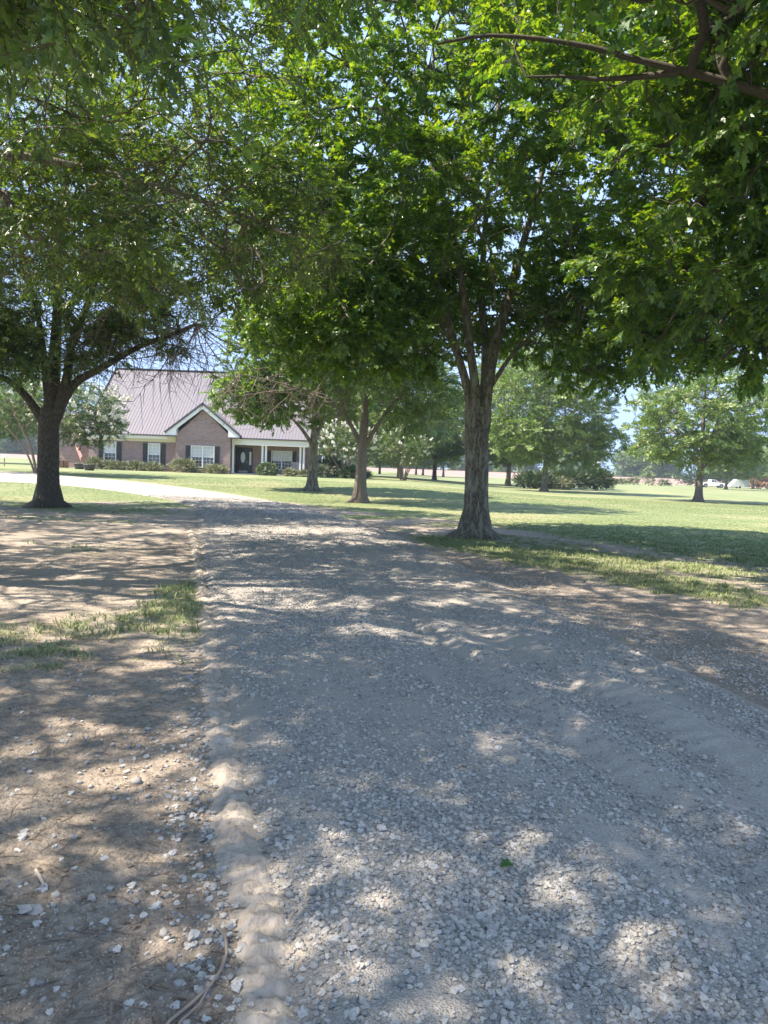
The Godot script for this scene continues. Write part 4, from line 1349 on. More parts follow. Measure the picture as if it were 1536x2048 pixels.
func far_trees() -> void:
	# yard trees across the lawn, grown once or twice and set out with turns and sizes of their own
	var st := [[v3([0, -.2, 0, 0, 1.6, 0, .05, 3.4, 0, 0, 6.5, 0, 0, 9.5, 0]), .28, .06, .2], [v3([0, 2.2, 0, .9, 3.2, .2, 2.4, 4.4, .4]), .1, .03], [v3([0, 2.6, 0, -.9, 3.7, -.2, -2.2, 5.0, .2]), .1, .03], [v3([0, 3.2, 0, .2, 4.6, .9, .4, 6.4, 2.0]), .1, .03]]
	var o := {"per": 2.4, "thick": 16.0, "smin": .85, "smax": 1.5, "tilt": 1.6, "reach": 1.7, "sides": 10, "tip": .012}
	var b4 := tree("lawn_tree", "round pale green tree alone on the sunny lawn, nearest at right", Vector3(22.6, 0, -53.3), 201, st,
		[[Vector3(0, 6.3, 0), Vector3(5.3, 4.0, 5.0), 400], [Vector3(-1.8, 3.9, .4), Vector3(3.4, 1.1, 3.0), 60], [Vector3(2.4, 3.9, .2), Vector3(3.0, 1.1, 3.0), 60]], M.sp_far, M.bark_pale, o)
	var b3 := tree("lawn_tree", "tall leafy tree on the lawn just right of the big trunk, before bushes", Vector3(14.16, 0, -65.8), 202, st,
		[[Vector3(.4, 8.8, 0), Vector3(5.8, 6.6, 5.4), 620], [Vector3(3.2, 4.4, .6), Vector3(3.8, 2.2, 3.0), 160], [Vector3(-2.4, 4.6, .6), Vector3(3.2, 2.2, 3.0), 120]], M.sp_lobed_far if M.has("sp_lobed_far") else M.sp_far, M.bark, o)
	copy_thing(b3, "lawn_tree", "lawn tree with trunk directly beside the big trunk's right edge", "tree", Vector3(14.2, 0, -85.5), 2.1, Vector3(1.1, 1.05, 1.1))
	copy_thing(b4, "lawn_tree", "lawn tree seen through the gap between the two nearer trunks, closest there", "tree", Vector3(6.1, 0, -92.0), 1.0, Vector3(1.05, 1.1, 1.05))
	var spots := [[59.4, -129.0, .9, "small tree in front of the white pickup truck"], [76.5, -154.0, .9, "small tree before the rust coloured bush at far right"], [-.9, -113.0, .8, "leftmost small tree by the far field, right of the pale trunk"], [2.4, -140.0, .9, "second small tree from the left by the far field"], [6.6, -160.0, .9, "third small tree from the left by the far field"], [8.4, -166.0, .95, "fourth small tree from the left by the far field"], [12.5, -160.0, .9, "rightmost small tree by the far field, left of the big trunk"], [63.0, -98.0, 1.1, "tree at the right picture edge behind the lone lawn tree"]]
	for q in spots.size():
		var s: Array = spots[q]
		copy_thing(b4 if q % 2 else b3, "field_tree", s[3], "tree", Vector3(s[0], 0, s[1]), q * 1.7, Vector3.ONE * (s[2] as float), "small trees along the far lawn edge")
	# tall trees right of the house
	copy_thing(b3, "yard_tree", "tall pale green tree rising behind the right end of the house", "tree", Vector3(-6.5, .4, -84), .6, Vector3(1.35, 1.5, 1.35))
	copy_thing(b4, "yard_tree", "tall tree behind the white flowering myrtle right of the house", "tree", Vector3(1.5, .2, -76), 2.6, Vector3(1.1, 1.35, 1.1))
	copy_thing(b3, "yard_tree", "tree at the far left behind the house, seen past the dark trunk", "tree", Vector3(-42, .5, -78), 3.6, Vector3(1.1, 1.1, 1.1))
	# far wood: single crowns, built coarse
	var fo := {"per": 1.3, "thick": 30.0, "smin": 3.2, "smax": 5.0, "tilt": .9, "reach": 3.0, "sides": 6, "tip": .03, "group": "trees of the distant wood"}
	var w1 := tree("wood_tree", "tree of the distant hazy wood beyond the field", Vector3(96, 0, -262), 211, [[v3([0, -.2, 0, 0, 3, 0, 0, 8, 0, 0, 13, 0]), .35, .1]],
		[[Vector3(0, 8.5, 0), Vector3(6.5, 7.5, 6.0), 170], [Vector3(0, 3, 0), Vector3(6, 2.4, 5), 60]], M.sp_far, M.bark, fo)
	var r := RandomNumberGenerator.new()
	r.seed = 9
	for k in 44:
		var x := -190.0 + k * 9.0 + r.randf_range(-2.5, 2.5)
		var z := -262.0 - r.randf_range(0, 30)
		var near_gap := x > 20 and x < 62
		var sc := r.randf_range(.75, 1.15) * (.72 if near_gap else 1.0)
		copy_thing(w1, "wood_tree", "tree of the distant hazy wood beyond the field", "tree", Vector3(x, 0, z), r.randf() * TAU, Vector3(sc, sc * r.randf_range(.9, 1.15), sc), "trees of the distant wood")

# ---------------------------------------------------------------- planting by the house
func shrub(called: String, label: String, c: Vector3, rad: Vector3, cnt: int, sp: Array, seed_: int, clipped := false, sc := 1.0) -> Node3D:
	var r := RandomNumberGenerator.new()
	r.seed = seed_
	var o := thing(called, label, "shrub", Vector3(c.x, c.y, c.z))
	var stems := MB.new()
	for k in 7:
		var a := r.randf() * TAU
		var e := Vector3(cos(a) * rad.x * .6, rad.y * 1.3, sin(a) * rad.z * .6)
		stems.tube(PackedVector3Array([Vector3(cos(a) * .05, -.05, sin(a) * .05), e * .5 + Vector3(0, .05, 0), e]), PackedFloat32Array([.02, .014, .006]), 5)
	put("stems", stems.mesh(M.twig), o)
	var xs := []
	for k in cnt:
		var u := Vector3(r.randfn(0, 1), r.randfn(0, 1), r.randfn(0, 1)).normalized()
		var f := r.randf_range(.86, 1.0) if clipped else pow(r.randf(), .35) * r.randf_range(.85, 1.08)
		if u.y < -.75: u.y *= -1
		var p := Vector3(0, rad.y, 0) + u * rad * f
		p.y = maxf(p.y, .02)
		var d := (u + Vector3(r.randf_range(-.5, .5), r.randf_range(.0, .7), r.randf_range(-.5, .5))).normalized()
		xs.append(Transform3D(basis_for(r, d, .8, sc * r.randf_range(.7, 1.2)), p - d * .12 * sc))
	var lots := [[], []]
	for k in xs.size():
		lots[k % 2].append(xs[k])
	for k in 2:
		many("foliage", sp[k % sp.size()], lots[k], o)
	return o

func myrtle(label: String, at: Vector3, seed_: int, blobs: Array, blooms: Array, spread: float, height: float) -> void:
	var r := RandomNumberGenerator.new()
	r.seed = seed_
	var stems := []
	for k in 7:
		var a := TAU * k / 7.0 + r.randf_range(-.3, .3)
		var d := Vector3(cos(a), 0, sin(a) * .8)
		stems.append([[d * .15 + Vector3(0, -.1, 0), d * spread * .22 + Vector3(0, height * .3, 0), d * spread * .5 + Vector3(0, height * .58, 0), d * spread * .8 + Vector3(0, height * .82, 0)], .075, .02])
	var o := tree("crape_myrtle", label, at, seed_, stems, blobs, M.sp_myrtle, M.smooth_bark, {"per": 1.2, "smin": .9, "smax": 1.5, "tilt": .8, "sides": 9, "reach": 1.2})
	var xs := []
	for b: Array in blooms:
		for k in int(b[2]):
			var u := Vector3(r.randfn(0, 1), r.randfn(.3, 1), r.randfn(0, 1)).normalized()
			var p: Vector3 = b[0] + u * (b[1] as Vector3) * r.randf_range(.85, 1.05)
			var d := (u + Vector3(0, .7, 0)).normalized()
			xs.append(Transform3D(basis_for(r, d, .5, r.randf_range(.7, 1.4)), p))
	many("blossom", M.panicle, xs, o)

func garden() -> void:
	var r := RandomNumberGenerator.new()
	r.seed = 15
	M.sp_myrtle = []; M.sp_shrub = []; M.sp_box = []; M.sp_dark = []; M.sp_blue = []; M.sp_rust = []
	for k in 2:
		M.sp_myrtle.append(sprig(r, PLAIN, 22, .5, .10, [M.oak_a, M.far_a, M.oak_c], M.twig))
		M.sp_shrub.append(sprig(r, PLAIN, 20, .32, .07, [M.shrub_a, M.shrub_b], M.twig))
		M.sp_box.append(sprig(r, PLAIN, 20, .26, .07, [M.box_a, M.shrub_a], M.twig))
		M.sp_dark.append(sprig(r, PLAIN, 20, .36, .09, [M.dark_a, M.oak_c], M.twig))
		M.sp_blue.append(sprig(r, PLAIN, 20, .36, .08, [M.blue_a, M.shrub_a], M.twig))
		M.sp_rust.append(sprig(r, OAK, 16, .5, .13, [M.rust_a, M.shrub_b, M.rust_a], M.twig))
	var pb := MB.new()
	for k in 34:
		var f := r.randf()
		var rad := .085 * (1.0 - f * .75)
		var a := r.randf() * TAU
		var p := Vector3(cos(a) * rad, f * .3, sin(a) * rad)
		var s := .035
		var b := Basis.from_euler(Vector3(r.randf() * 3, r.randf() * 6, r.randf() * 3))
		pb.quad(p + b * Vector3(-s, -s, 0), p + b * Vector3(s, -s, 0), p + b * Vector3(s, s, .01), p + b * Vector3(-s, s, .01))
	M.panicle = pb.mesh(M.blossom)
	# flowering myrtle behind the left trunk
	var y := gy(-22.5, -47.5)
	myrtle("wide crape myrtle with white blossom and bare lower stems behind the dark left trunk", Vector3(-22.3, y, -47.5), 401,
		[[Vector3(1.6, 4.2, 0), Vector3(3.9, 1.9, 3.0), 420], [Vector3(-2.4, 4.0, 0), Vector3(2.6, 1.6, 2.6), 180], [Vector3(3.4, 3.2, .4), Vector3(2.3, 1.2, 2.0), 170]],
		[[Vector3(2.6, 4.3, 0), Vector3(3.2, 1.7, 2.6), 120], [Vector3(4.2, 3.2, .5), Vector3(1.6, 1.2, 1.6), 70], [Vector3(-1, 4.4, 0), Vector3(3, 1.7, 2.6), 40]], 3.4, 4.6)
	myrtle("crape myrtle covered in white blossom at the right end of the porch", Vector3(-3.7, .5, -63.6), 402,
		[[Vector3(.2, 3.2, 0), Vector3(2.7, 1.5, 2.2), 190]], [[Vector3(.2, 3.2, 0), Vector3(2.8, 1.6, 2.3), 160]], 2.2, 3.4)
	myrtle("smaller crape myrtle with a few white blossoms, right of the pale trunk", Vector3(1.6, .25, -66), 403,
		[[Vector3(0, 3.3, 0), Vector3(2.4, 1.7, 2.2), 170]], [[Vector3(0, 3.4, 0), Vector3(2.4, 1.6, 2.2), 28]], 2.0, 3.4)
	shrub("rounded_shrub", "clipped round bright green shrub beside the porch steps", Vector3(-9.95, .5, -62.4), Vector3(.84, .52, .8), 700, M.sp_box, 411, true)
	shrub("loose_shrub", "biggest grey green shrub under the double gable window", Vector3(-16.9, .5, -62.1), Vector3(1.25, .56, .9), 620, M.sp_shrub, 412)
	shrub("loose_shrub", "low grey green shrub between the gable window and porch steps", Vector3(-14.3, .5, -62.1), Vector3(1.2, .36, .8), 500, M.sp_shrub, 413)
	shrub("loose_shrub", "small spiky shrub right of the clipped round shrub", Vector3(-8.1, .5, -62.4), Vector3(.55, .30, .5), 220, M.sp_shrub, 414)
	shrub("loose_shrub", "small shrub below the white porch chair", Vector3(-7.0, .5, -62.4), Vector3(.55, .24, .5), 200, M.sp_shrub, 415)
	shrub("blue_shrub", "blue green shrub at the right end of the porch", Vector3(-5.4, .5, -62.4), Vector3(.9, .5, .8), 420, M.sp_blue, 416)
	shrub("dark_hedge", "dark hedge behind the third tree's trunk, beside the porch end", Vector3(-4.7, .5, -64.2), Vector3(1.3, .9, .8), 620, M.sp_dark, 417)
	shrub("dark_hedge", "low dark hedge left of the pale trunk", Vector3(-2.6, .45, -62.6), Vector3(1.4, .52, .8), 560, M.sp_dark, 418)
	var lows := [[-24.5, .5, "low shrub behind the dark pots, left end of the row"], [-23.0, .36, "low shrub under the leftmost white window"], [-21.9, .34, "low shrub between the two white windows"], [-20.9, .38, "low shrub left under the second white window"], [-19.6, .34, "low shrub right under the second white window"]]
	for k in lows.size():
		var q: Array = lows[k]
		shrub("low_shrub", q[2], Vector3(q[0], .48, -62.5), Vector3(.85, q[1], .7), 330, M.sp_shrub, 420 + k)
	shrub("yellow_shrub", "pale yellow green shrub showing just right of the dark trunk", Vector3(-28.6, .5, -63), Vector3(.9, .9, .8), 420, M.sp_shrub, 430)
	# pots
	for q: Array in [[-22.4, -56.0, "dark flower pot near the drive, nearer of two"], [-24.6, -59.5, "dark flower pot at the foot of the low shrubs"]]:
		var o := thing("flower_pot", q[2], "pot", Vector3(q[0], gy(q[0], q[1]), q[1]))
		var mb := MB.new()
		mb.lathe(Vector3.ZERO, PackedVector2Array([Vector2(0, 0), Vector2(.3, 0), Vector2(.36, .1), Vector2(.42, .38), Vector2(.46, .39), Vector2(.46, .46), Vector2(.40, .46), Vector2(.38, .40), Vector2(0, .38)]), 20)
		put("pot", mb.mesh(mat(Color(.08, .075, .075), .7)), o)
		var xs := []
		for k in 14:
			var a := r.randf() * TAU
			xs.append(Transform3D(basis_for(r, Vector3(cos(a) * .6, 1, sin(a) * .6).normalized(), .5, .6), Vector3(cos(a) * .2, .38, sin(a) * .2)))
		many("foliage", M.sp_shrub[0], xs, o)
	var o := thing("wooden_planter", "square wooden planter box below the flag", "planter", Vector3(-28.4, .5, -64.6))
	for k in 4:
		var mb := MB.new()
		var b := Basis(Vector3.UP, k * PI / 2)
		for q in 4:
			mb.box(b * Vector3(0, .1 + q * .16, .5), Vector3(1.04, .15, .04), b)
		put("side_panel", mb.mesh(M.wood), o)
	var mb := MB.new()
	mb.box(Vector3(0, .55, 0), Vector3(.94, .06, .94))
	put("soil", mb.mesh(M.mulch), o)
	# flag on a short staff on the wing wall
	o = thing("flag", "red and white striped flag hanging on the brick wall left of the house", "flag", Vector3(-27.75, 2.45, -66.1))
	o.scale = Vector3.ONE * 1.2
	mb = MB.new()
	mb.tube(PackedVector3Array([Vector3(-.25, -.45, -.55), Vector3(.0, 0, 0), Vector3(.3, .55, .45)]), PackedFloat32Array([.016, .016, .014]), 6)
	put("staff", mb.mesh(M.wood), o)
	var im := Image.create(130, 78, false, Image.FORMAT_RGB8)
	for k in 13:
		im.fill_rect(Rect2i(0, k * 6, 130, 6), Color(.78, .03, .08) if k % 2 == 0 else Color(.92, .91, .90))
	im.fill_rect(Rect2i(0, 0, 52, 42), Color(.12, .14, .32))
	for row in 9:
		for k in (6 if row % 2 == 0 else 5):
			im.fill_rect(Rect2i(3 + k * 8 + (row % 2) * 4, 2 + row * 4, 2, 2), Color(.95, .95, .95))
	var fm := StandardMaterial3D.new()
	fm.albedo_texture = ImageTexture.create_from_image(im)
	fm.roughness = .85
	fm.backlight_enabled = true
	fm.backlight = Color(.2, .2, .2)
	mb = MB.new()
	for k in 14:
		for q in 10:
			var c := PackedVector3Array(); var uv := PackedVector2Array()
			for w: Vector2 in [Vector2(k, q + 1), Vector2(k + 1, q + 1), Vector2(k + 1, q), Vector2(k, q)]:
				var u := w.x / 14.0; var v := w.y / 10.0
				# hangs from the sloping staff, gathered in folds
				c.append(Vector3(.28 - v * .34 + u * .42, .5 - v * .42 - u * 1.15, .42 - v * .5 + sin(v * 9.0 + u * 3) * .07 * (.3 + u)))
				uv.append(Vector2(u, v))
			mb.quad(c[0], c[1], c[2], c[3], uv[0], uv[1], uv[2], uv[3])
	put("cloth", mb.mesh(fm), o)
	# chairs on the porch
	for q: Array in [[-7.9, "white porch chair right of the porch window", Color(.62, .55, .53)], [-10.75, "dark porch chair left of the porch window", Color(.15, .15, .16)]]:
		var cm := mat(q[2], .6)
		o = thing("porch_chair", q[1], "chair", Vector3(q[0], .645, -64.7))
		for k in 4:
			mb = MB.new()
			mb.box(Vector3(-.27 if k % 2 else .27, .22 if k < 2 else .34, .25 if k < 2 else -.25), Vector3(.05, .44 if k < 2 else .68, .05))
			put("leg", mb.mesh(cm), o)
		mb = MB.new()
		mb.box(Vector3(0, .45, 0), Vector3(.6, .05, .56))
		put("seat", mb.mesh(cm), o)
		mb = MB.new()
		for k in 6:
			mb.box(Vector3(-.23 + k * .092, .78, -.3), Vector3(.065, .58, .03), Basis(Vector3(1, 0, 0), -.15))
		mb.box(Vector3(0, 1.07, -.345), Vector3(.6, .08, .04))
		put("backrest", mb.mesh(cm), o)
		for sg: float in [-1.0, 1.0]:
			mb = MB.new()
			mb.box(Vector3(sg * .3, .66, 0), Vector3(.07, .04, .56))
			put("armrest", mb.mesh(cm), o)
	# small post sign at far left
	o = thing("garden_marker", "small white marker on a stake at the far left lawn", "marker", Vector3(-31.2, .5, -60.6))
	mb = MB.new()
	mb.box(Vector3(0, .4, 0), Vector3(.06, .9, .06))
	put("stake", mb.mesh(M.wood), o)
	mb = MB.new()
	mb.box(Vector3(0, .85, .04), Vector3(.36, .3, .03), Basis.IDENTITY, .008)
	put("plate", mb.mesh(M.white), o)

# ---------------------------------------------------------------- beyond the lawn
func far_things() -> void:
	var r := RandomNumberGenerator.new()
	r.seed = 23
	# long gravel embankment with a pair of rails
	var tex := ntex(noise(.02, 61, 4), [[0.0, Color(.25, .175, .155)], [1.0, Color(.33, .245, .215)]], 512)
	var em := MB.new()
	var prof := PackedVector2Array([Vector2(-6.5, -.2), Vector2(-2.4, 1.45), Vector2(2.4, 1.45), Vector2(6.5, -.2)])
	em.prism(prof, -220, 220, Transform3D(Basis(Vector3(0, 0, -1), Vector3(0, 1, 0), Vector3(1, 0, 0)), Vector3(0, 0, -196)))
	put("embankment", em.mesh(tri_mat(tex, Vector3(.25, .25, .25), .95))).set_meta("kind", "structure")
	var o := thing("rail_track", "thin dark line of rails along the top of the far embankment", "track", Vector3(0, 1.45, -196))
	for z: float in [-.72, .72]:
		var mb := MB.new()
		mb.box(Vector3(0, .12, z), Vector3(430, .16, .08))
		put("rail", mb.mesh(mat(Color(.12, .09, .08), .6)), o)
	var tl := []
	var sl := MB.new()
	sl.box(Vector3(0, .02, 0), Vector3(.24, .1, 2.5))
	for k in 700:
		tl.append(Transform3D(Basis.IDENTITY, Vector3(-210 + k * .6, 0, 0)))
	many("sleepers", sl.mesh(M.wood), tl, o)
	# grey utility post, leaning posts, field posts
	var posts := [[35.4, -124.0, 4.9, .02, .11, "tall grey post standing alone on the far lawn"], [31.2, -121.5, 3.6, .30, .05, "leaning grey post beside the vine covered mound, left one"], [33.9, -123.0, 3.9, .17, .05, "leaning grey post beside the vine covered mound, right one"], [19.0, -150.0, 2.6, 0.0, .06, "thin dark fence post before the pink embankment"], [27.0, -152.0, 2.4, .0, .06, "thin fence post right behind the big trunk"]]
	for q: Array in posts:
		o = thing("post", q[5], "post", Vector3(q[0], 0, q[1]))
		var mb := MB.new()
		mb.tube(PackedVector3Array([Vector3(0, -.2, 0), Vector3(sin(q[3]) * (q[2] as float), cos(q[3]) * (q[2] as float), 0)]), PackedFloat32Array([q[4], (q[4] as float) * .85]), 8)
		put("shaft", mb.mesh(mat(Color(.42, .42, .42), .8)), o)
		mb = MB.new()
		mb.lathe(Vector3(sin(q[3]) * (q[2] as float), cos(q[3]) * (q[2] as float), 0), PackedVector2Array([Vector2((q[4] as float) * 1.1, -.05), Vector2((q[4] as float) * 1.1, .03), Vector2(0, .07)]), 8)
		put("cap", mb.mesh(mat(Color(.42, .42, .42), .8)), o)
	# overgrown mound
	var mounds := [[15.6, -76.5, 2.4, 1.2, "bushy mound between the two lawn tree trunks", M.sp_dark], [19.4, -78.0, 2.6, 1.5, "dense vine covered bush behind the tall lawn tree", M.sp_dark], [22.4, -78.5, 2.0, 1.7, "dark bush at the right end of the vine covered mound", M.sp_dark], [17.6, -77.0, 2.0, .9, "low pale bush in front of the vine covered mound", M.sp_shrub]]
	for k in mounds.size():
		var q: Array = mounds[k]
		shrub("overgrown_bush", q[4], Vector3(q[0], 0, q[1]), Vector3(q[2], (q[3] as float) * .66, 1.8), 1100, q[5], 440 + k, false, 1.3)
	shrub("rust_bush", "rust brown dead leaved bush at the far right edge", Vector3(83.5, 0, -162), Vector3(3.4, 1.7, 2.0), 380, M.sp_rust, 450, false, 3.0)
	shrub("dark_hedge", "dark hedge behind the rust brown bush at far right", Vector3(76, 0, -172), Vector3(9.0, 1.7, 2.0), 800, M.sp_dark, 451, false, 3.2)
	for k in 5:
		shrub("weed_clump", ["weed clump left of the white pickup, leftmost", "weed clump left of the white pickup, second", "tallest weed clump left of the white pickup", "weed clump nearest behind the lone lawn tree", "weed clump at the embankment foot below the wood"][k], Vector3([46.5, 49.0, 52.0, 55.0, 43.0][k], 0, -146), Vector3(1.4, [.5, .7, 1.2, .6, .35][k], .9), 160, M.sp_box, 460 + k, false, 2.0)
	truck(Vector3(66.2, 0, -150.0))
	# white covered trailer beside the truck
	o = thing("covered_trailer", "small white covered trailer with sloping front beside the pickup", "trailer", Vector3(74.6, 0, -157))
	o.scale = Vector3.ONE * .62
	var mb := MB.new()
	mb.prism(PackedVector2Array([Vector2(-3.2, .5), Vector2(3.6, .5), Vector2(3.6, 3.0), Vector2(-.8, 3.0)]), -1.2, 1.2)
	put("body", mb.mesh(mat(Color(.66, .70, .72), .6)), o)
	for sg: float in [-1.0, 1.0]:
		mb = MB.new()
		wheel_shape(mb, Vector3(.4, .38, sg * 1.15), .38, .22)
		put("wheel", mb.mesh(M.rubber), o)
	mb = MB.new()
	mb.box(Vector3(-3.6, .5, 0), Vector3(1.4, .1, .1))
	put("tow_bar", mb.mesh(M.metal), o)

func wheel_shape(mb: MB, c: Vector3, rad: float, wide: float) -> void:
	var k := mb.v.size()
	mb.lathe(Vector3.ZERO, PackedVector2Array([Vector2(0, -wide / 2), Vector2(rad * .9, -wide / 2), Vector2(rad, -wide / 2 + .03), Vector2(rad, wide / 2 - .03), Vector2(rad * .9, wide / 2), Vector2(0, wide / 2)]), 20)
	for q in range(k, mb.v.size()):
		var p := mb.v[q]; var n := mb.n[q]
		mb.v[q] = c + Vector3(p.x, -p.z, p.y)
		mb.n[q] = Vector3(n.x, -n.z, n.y)

func arch(cx: float) -> Array:
	var a := []
	for k in 9:
		var g := PI - PI * k / 8.0
		a.append(Vector2(cx + cos(g) * .43, .42 + sin(g) * .42))
	return a

func truck(at: Vector3) -> void:
	var o := thing("pickup_truck", "white pickup truck parked beyond the lawn, facing right", "truck", at, -.05)
	# sides with wheel arches, x to the front
	var low := [Vector2(-2.5, .48)]
	low.append_array(arch(-1.55)); low.append_array(arch(1.55))
	low.append_array([Vector2(2.45, .45), Vector2(2.52, .75), Vector2(2.42, .98), Vector2(1.0, 1.10), Vector2(-2.55, 1.06), Vector2(-2.55, .6)])
	var poly := PackedVector2Array()
	for p: Vector2 in low: poly.append(p)
	var mb := MB.new()
	mb.prism(poly, -.86, .86)
	put("body", mb.mesh(M.truck), o)
	mb = MB.new()
	mb.box(Vector3(-1.55, 1.063, 0), Vector3(1.85, .008, 1.5))
	put("cargo_bed", mb.mesh(mat(Color(.08, .08, .085), .7)), o)
	mb = MB.new()
	mb.prism(PackedVector2Array([Vector2(-.62, 1.06), Vector2(1.05, 1.09), Vector2(.38, 1.60), Vector2(.2, 1.66), Vector2(-.42, 1.66), Vector2(-.55, 1.6)]), -.74, .74)
	put("cab", mb.mesh(M.truck), o)
	for sg: float in [-1.0, 1.0]:
		mb = MB.new()
		mb.prism(PackedVector2Array([Vector2(-.42, 1.13), Vector2(.12, 1.13), Vector2(.12, 1.56), Vector2(-.36, 1.56)]), sg * .745 - .004, sg * .745 + .004)
		mb.prism(PackedVector2Array([Vector2(.18, 1.13), Vector2(.78, 1.13), Vector2(.34, 1.54), Vector2(.18, 1.56)]), sg * .745 - .004, sg * .745 + .004)
		put("side_window", mb.mesh(M.glass), o)
		for cx: float in [-1.55, 1.55]:
			mb = MB.new()
			wheel_shape(mb, Vector3(cx, .36, sg * .76), .36, .22)
			var w := put("wheel", mb.mesh(M.rubber), o)
			mb = MB.new()
			wheel_shape(mb, Vector3(cx, .36, sg * .80), .21, .16)
			put("rim", mb.mesh(M.metal), w)
		mb = MB.new()
		mb.box(Vector3(2.46, .84, sg * .62), Vector3(.08, .16, .32), Basis.IDENTITY, .015)
		put("headlight", mb.mesh(M.glass), o)
		mb = MB.new()
		mb.box(Vector3(.75, 1.16, sg * .88), Vector3(.08, .14, .16), Basis.IDENTITY, .02)
		put("side_mirror", mb.mesh(M.trim_dark), o)
	mb = MB.new()
	mb.quad(Vector3(1.02, 1.12, .66), Vector3(1.02, 1.12, -.66), Vector3(.42, 1.585, -.6), Vector3(.42, 1.585, .6))
	put("windscreen", mb.mesh(M.glass), o)
	for x: float in [2.54, -2.6]:
		mb = MB.new()
		mb.box(Vector3(x, .55, 0), Vector3(.12, .16, 1.7), Basis.IDENTITY, .02)
		put("bumper", mb.mesh(M.metal), o)

# ---------------------------------------------------------------- grass
func tuft(r: RandomNumberGenerator, blades: int, h: float, spread: float, m: Material) -> ArrayMesh:
	var mb := MB.new()
	for k in blades:
		var a := r.randf() * TAU
		var o := Vector3(r.randf_range(-1, 1), 0, r.randf_range(-1, 1)) * spread
		var lean := Vector3(cos(a), 0, sin(a)) * h * r.randf_range(.2, .9)
		var s := Vector3(-sin(a), 0, cos(a)) * h * .05
		var hh := h * r.randf_range(.6, 1.1)
		var mid := o + lean * .35 + Vector3(0, hh * .6, 0)
		mb.quad(o - s, o + s, mid + s * .8, mid - s * .8)
		mb.tri(mid - s * .8, mid + s * .8, o + lean + Vector3(0, hh, 0))
	return mb.mesh(m)

func grass() -> void:
	var r := RandomNumberGenerator.new()
	r.seed = 55
	var m1 := leaf_mat(Color(.165, .225, .08), Color(0.122, 0.162, 0.041), .6)
	var m2 := leaf_mat(Color(.24, .285, .125), Color(0.122, 0.149, 0.049), .65)
	var m3 := leaf_mat(Color(.34, .30, .16), Color(0.108, 0.108, 0.054), .8)
	var t := [tuft(r, 16, .07, .06, m1), tuft(r, 16, .055, .07, m2), tuft(r, 12, .05, .07, m3), tuft(r, 14, .09, .07, m2)]
	var lots := [[], [], [], []]
	for q in 330000:
		# thicker near the camera, as far as single tufts can be seen
		var d := 4.5 + 48.0 * pow(r.randf(), 1.1)
		var x := r.randf_range(-.58, .62) * d
		var z := -d
		var g := grassy(x, z)
		g += (n_fine.get_noise_2d(x * 1.3, z * 1.3) * .55 + n_mid.get_noise_2d(x, z) * .6) * .5 * (1.0 if g > .02 else .3)
		if r.randf() > ss(.15, 1.0, g) * (.26 + .59 * ss(11, 25, d)):
			continue
		if in_drive(x, z):
			continue
		var k := 0 if r.randf() < .5 else 1
		if g < .45 and r.randf() < .4: k = 2
		if n_big.get_noise_2d(x, z) > .15 and r.randf() < .4: k = 2
		if d < 10 and r.randf() < .45: k = 2
		if d < 16 and r.randf() < .3: k = 3
		var s := r.randf_range(.7, 1.25) * lerpf(1.0, .42, ss(13, 30, d))
		lots[k].append(Transform3D(Basis(Vector3.UP, r.randf() * TAU).scaled(Vector3(s, s * r.randf_range(.5, 1.1) * (.45 + .6 * clampf(g, 0, 1)), s)), Vector3(x, gy(x, z), z)))
	var names := ["green mown grass covering the lawn and the patches by the drive", "pale green grass mixed through the lawn", "dry straw coloured grass on the thin parts of the lawn", "taller green grass in the patches on the bare ground"]
	for k in 4:
		tag(many("grass", t[k], lots[k]), names[k], "grass", "", "stuff")

func in_drive(x: float, z: float) -> bool:
	var lo := 0; var hi := DN - 1
	if z > -34:
		while hi - lo > 1:
			var m := (lo + hi) / 2
			if LE[m].y > z: lo = m
			else: hi = m
		if x < LE[lo].x - .12: return false
		lo = 0; hi = DN - 1
		while hi - lo > 1:
			var m := (lo + hi) / 2
			if RE[m].y > z: lo = m
			else: hi = m
		return x < RE[lo].x - .1
	var p := Vector2(x, z)
	return dist_line(p, LE, 6) > 0.0 and dist_line(p, RE, 6) < 0.0

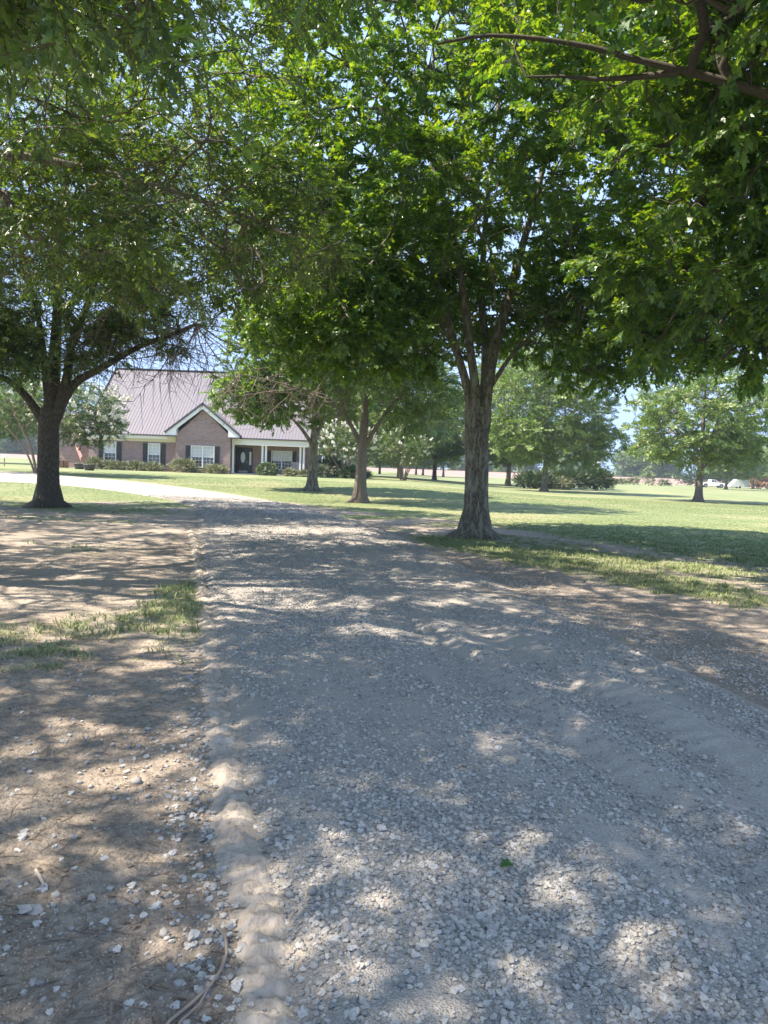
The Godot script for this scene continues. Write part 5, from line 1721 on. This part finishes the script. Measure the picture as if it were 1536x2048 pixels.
# ---------------------------------------------------------------- single small things in the foreground
func loose_things() -> void:
	var r := RandomNumberGenerator.new()
	r.seed = 91
	var wood := mat(Color(.30, .24, .19), .9)
	var mb := MB.new()
	var pts := PackedVector3Array(); var rad := PackedFloat32Array()
	for q: Array in [[-.52, -2.44], [-.475, -2.38], [-.455, -2.3], [-.455, -2.22], [-.475, -2.14], [-.51, -2.07], [-.55, -2.0], [-.57, -1.93]]:
		pts.append(Vector3(q[0], gy(q[0], q[1]) + .012, q[1])); rad.append(.0055)
	mb.tube(pts, rad, 6)
	var o := thing("fallen_stick", "forked grey stick lying on the dirt beside the ridge", "stick")
	put("stem", mb.mesh(wood), o)
	mb = MB.new()
	pts = PackedVector3Array(); rad = PackedFloat32Array()
	for q: Array in [[-.475, -2.14], [-.485, -2.07], [-.52, -2.0], [-.53, -1.9]]:
		pts.append(Vector3(q[0], gy(q[0], q[1]) + .012, q[1])); rad.append(.004)
	mb.tube(pts, rad, 6)
	put("fork", mb.mesh(wood), o)
	mb = MB.new()
	mb.tube(PackedVector3Array([Vector3(-1.28, gy(-1.28, -2.74) + .008, -2.74), Vector3(-1.24, gy(-1.24, -2.69) + .009, -2.69), Vector3(-1.2, gy(-1.2, -2.64) + .008, -2.64)]), PackedFloat32Array([.006, .007, .005]), 6)
	tag(put("short_twig", mb.mesh(mat(Color(.5, .42, .33), .9))), "short pale twig lying among pebbles at far left", "twig")
	mb = MB.new()
	var lf := leaf_mat(Color(.03, .09, .02), Color(0.081, 0.135, 0.027))
	leaf(mb, LOBED, Vector3.ZERO, Basis(Vector3(1, 0, 0), -PI / 2 + .15), .075, .25, .1)
	var m := put("fallen_leaf", mb.mesh(lf))
	m.transform = Transform3D(Basis(Vector3.UP, 2.2), Vector3(.57, gy(.57, -2.87) + .045, -2.87))
	tag(m, "single dark green lobed leaf fallen on the gravel", "leaf")
	var st := put("angular_rock", M.stones[3])
	st.transform = Transform3D(Basis.from_euler(Vector3(.1, .5, .05)).scaled(Vector3(.085, .045, .05)), Vector3(-1.18, gy(-1.18, -2.49) + .008, -2.49))
	tag(st, "largest angular grey rock on the dirt at lower left", "rock")
	# crumbs of soil and old leaves on the bare ground
	var crumbs := []; var litter := []; var bits := []
	for q in 40000:
		var d := 1.9 + 12.0 * pow(r.randf(), 1.7)
		var x := r.randf_range(-.6, .6) * d
		if in_drive(x, -d) or grassy(x, -d) > .6: continue
		var k := r.randf()
		var p := Vector3(x, gy(x, -d), -d)
		if k < .8:
			crumbs.append(Transform3D(Basis.from_euler(Vector3(r.randf() * 3, r.randf() * 6, 0)).scaled(Vector3.ONE * r.randf_range(.004, .013)), p))
		elif k < .90:
			litter.append(Transform3D(Basis.from_euler(Vector3(r.randf_range(-.4, .4), r.randf() * TAU, r.randf_range(-.4, .4))).scaled(Vector3.ONE * r.randf_range(.012, .036)), p + Vector3(0, .005, 0)))
		else:
			bits.append(Transform3D(Basis(Vector3.UP, r.randf() * TAU).scaled(Vector3.ONE * r.randf_range(.4, 1.2)), p + Vector3(0, .004, 0)))
	tag(many("soil_crumbs", stone(r, mat(Color(.36, .30, .24), .95), 0), crumbs), "crumbs of dry soil strewn over the bare ground", "soil")
	mb = MB.new()
	leaf(mb, OAK, Vector3.ZERO, Basis(Vector3(1, 0, 0), -PI / 2), 1.0, .5, -.3)
	tag(many("leaf_litter", mb.mesh(mat(Color(.20, .15, .11), .85)), litter), "small brown dead leaves scattered over the bare ground", "leaf litter")
	mb = MB.new()
	mb.tube(PackedVector3Array([Vector3(-.05, 0, 0), Vector3(0, .004, .008), Vector3(.06, 0, 0)]), PackedFloat32Array([.0016, .002, .0012]), 4)
	tag(many("twig_litter", mb.mesh(mat(Color(.22, .17, .13), .9)), bits), "thin bits of twig scattered over the bare ground", "twigs")
	st = put("round_rock", M.stones[2])
	st.transform = Transform3D(Basis.from_euler(Vector3(.1, 1.5, .05)).scaled(Vector3(.06, .06, .055)), Vector3(-1.17, gy(-1.17, -3.57) + .008, -3.57))
	tag(st, "round pale rock standing out on the dirt above the other pebbles", "rock")
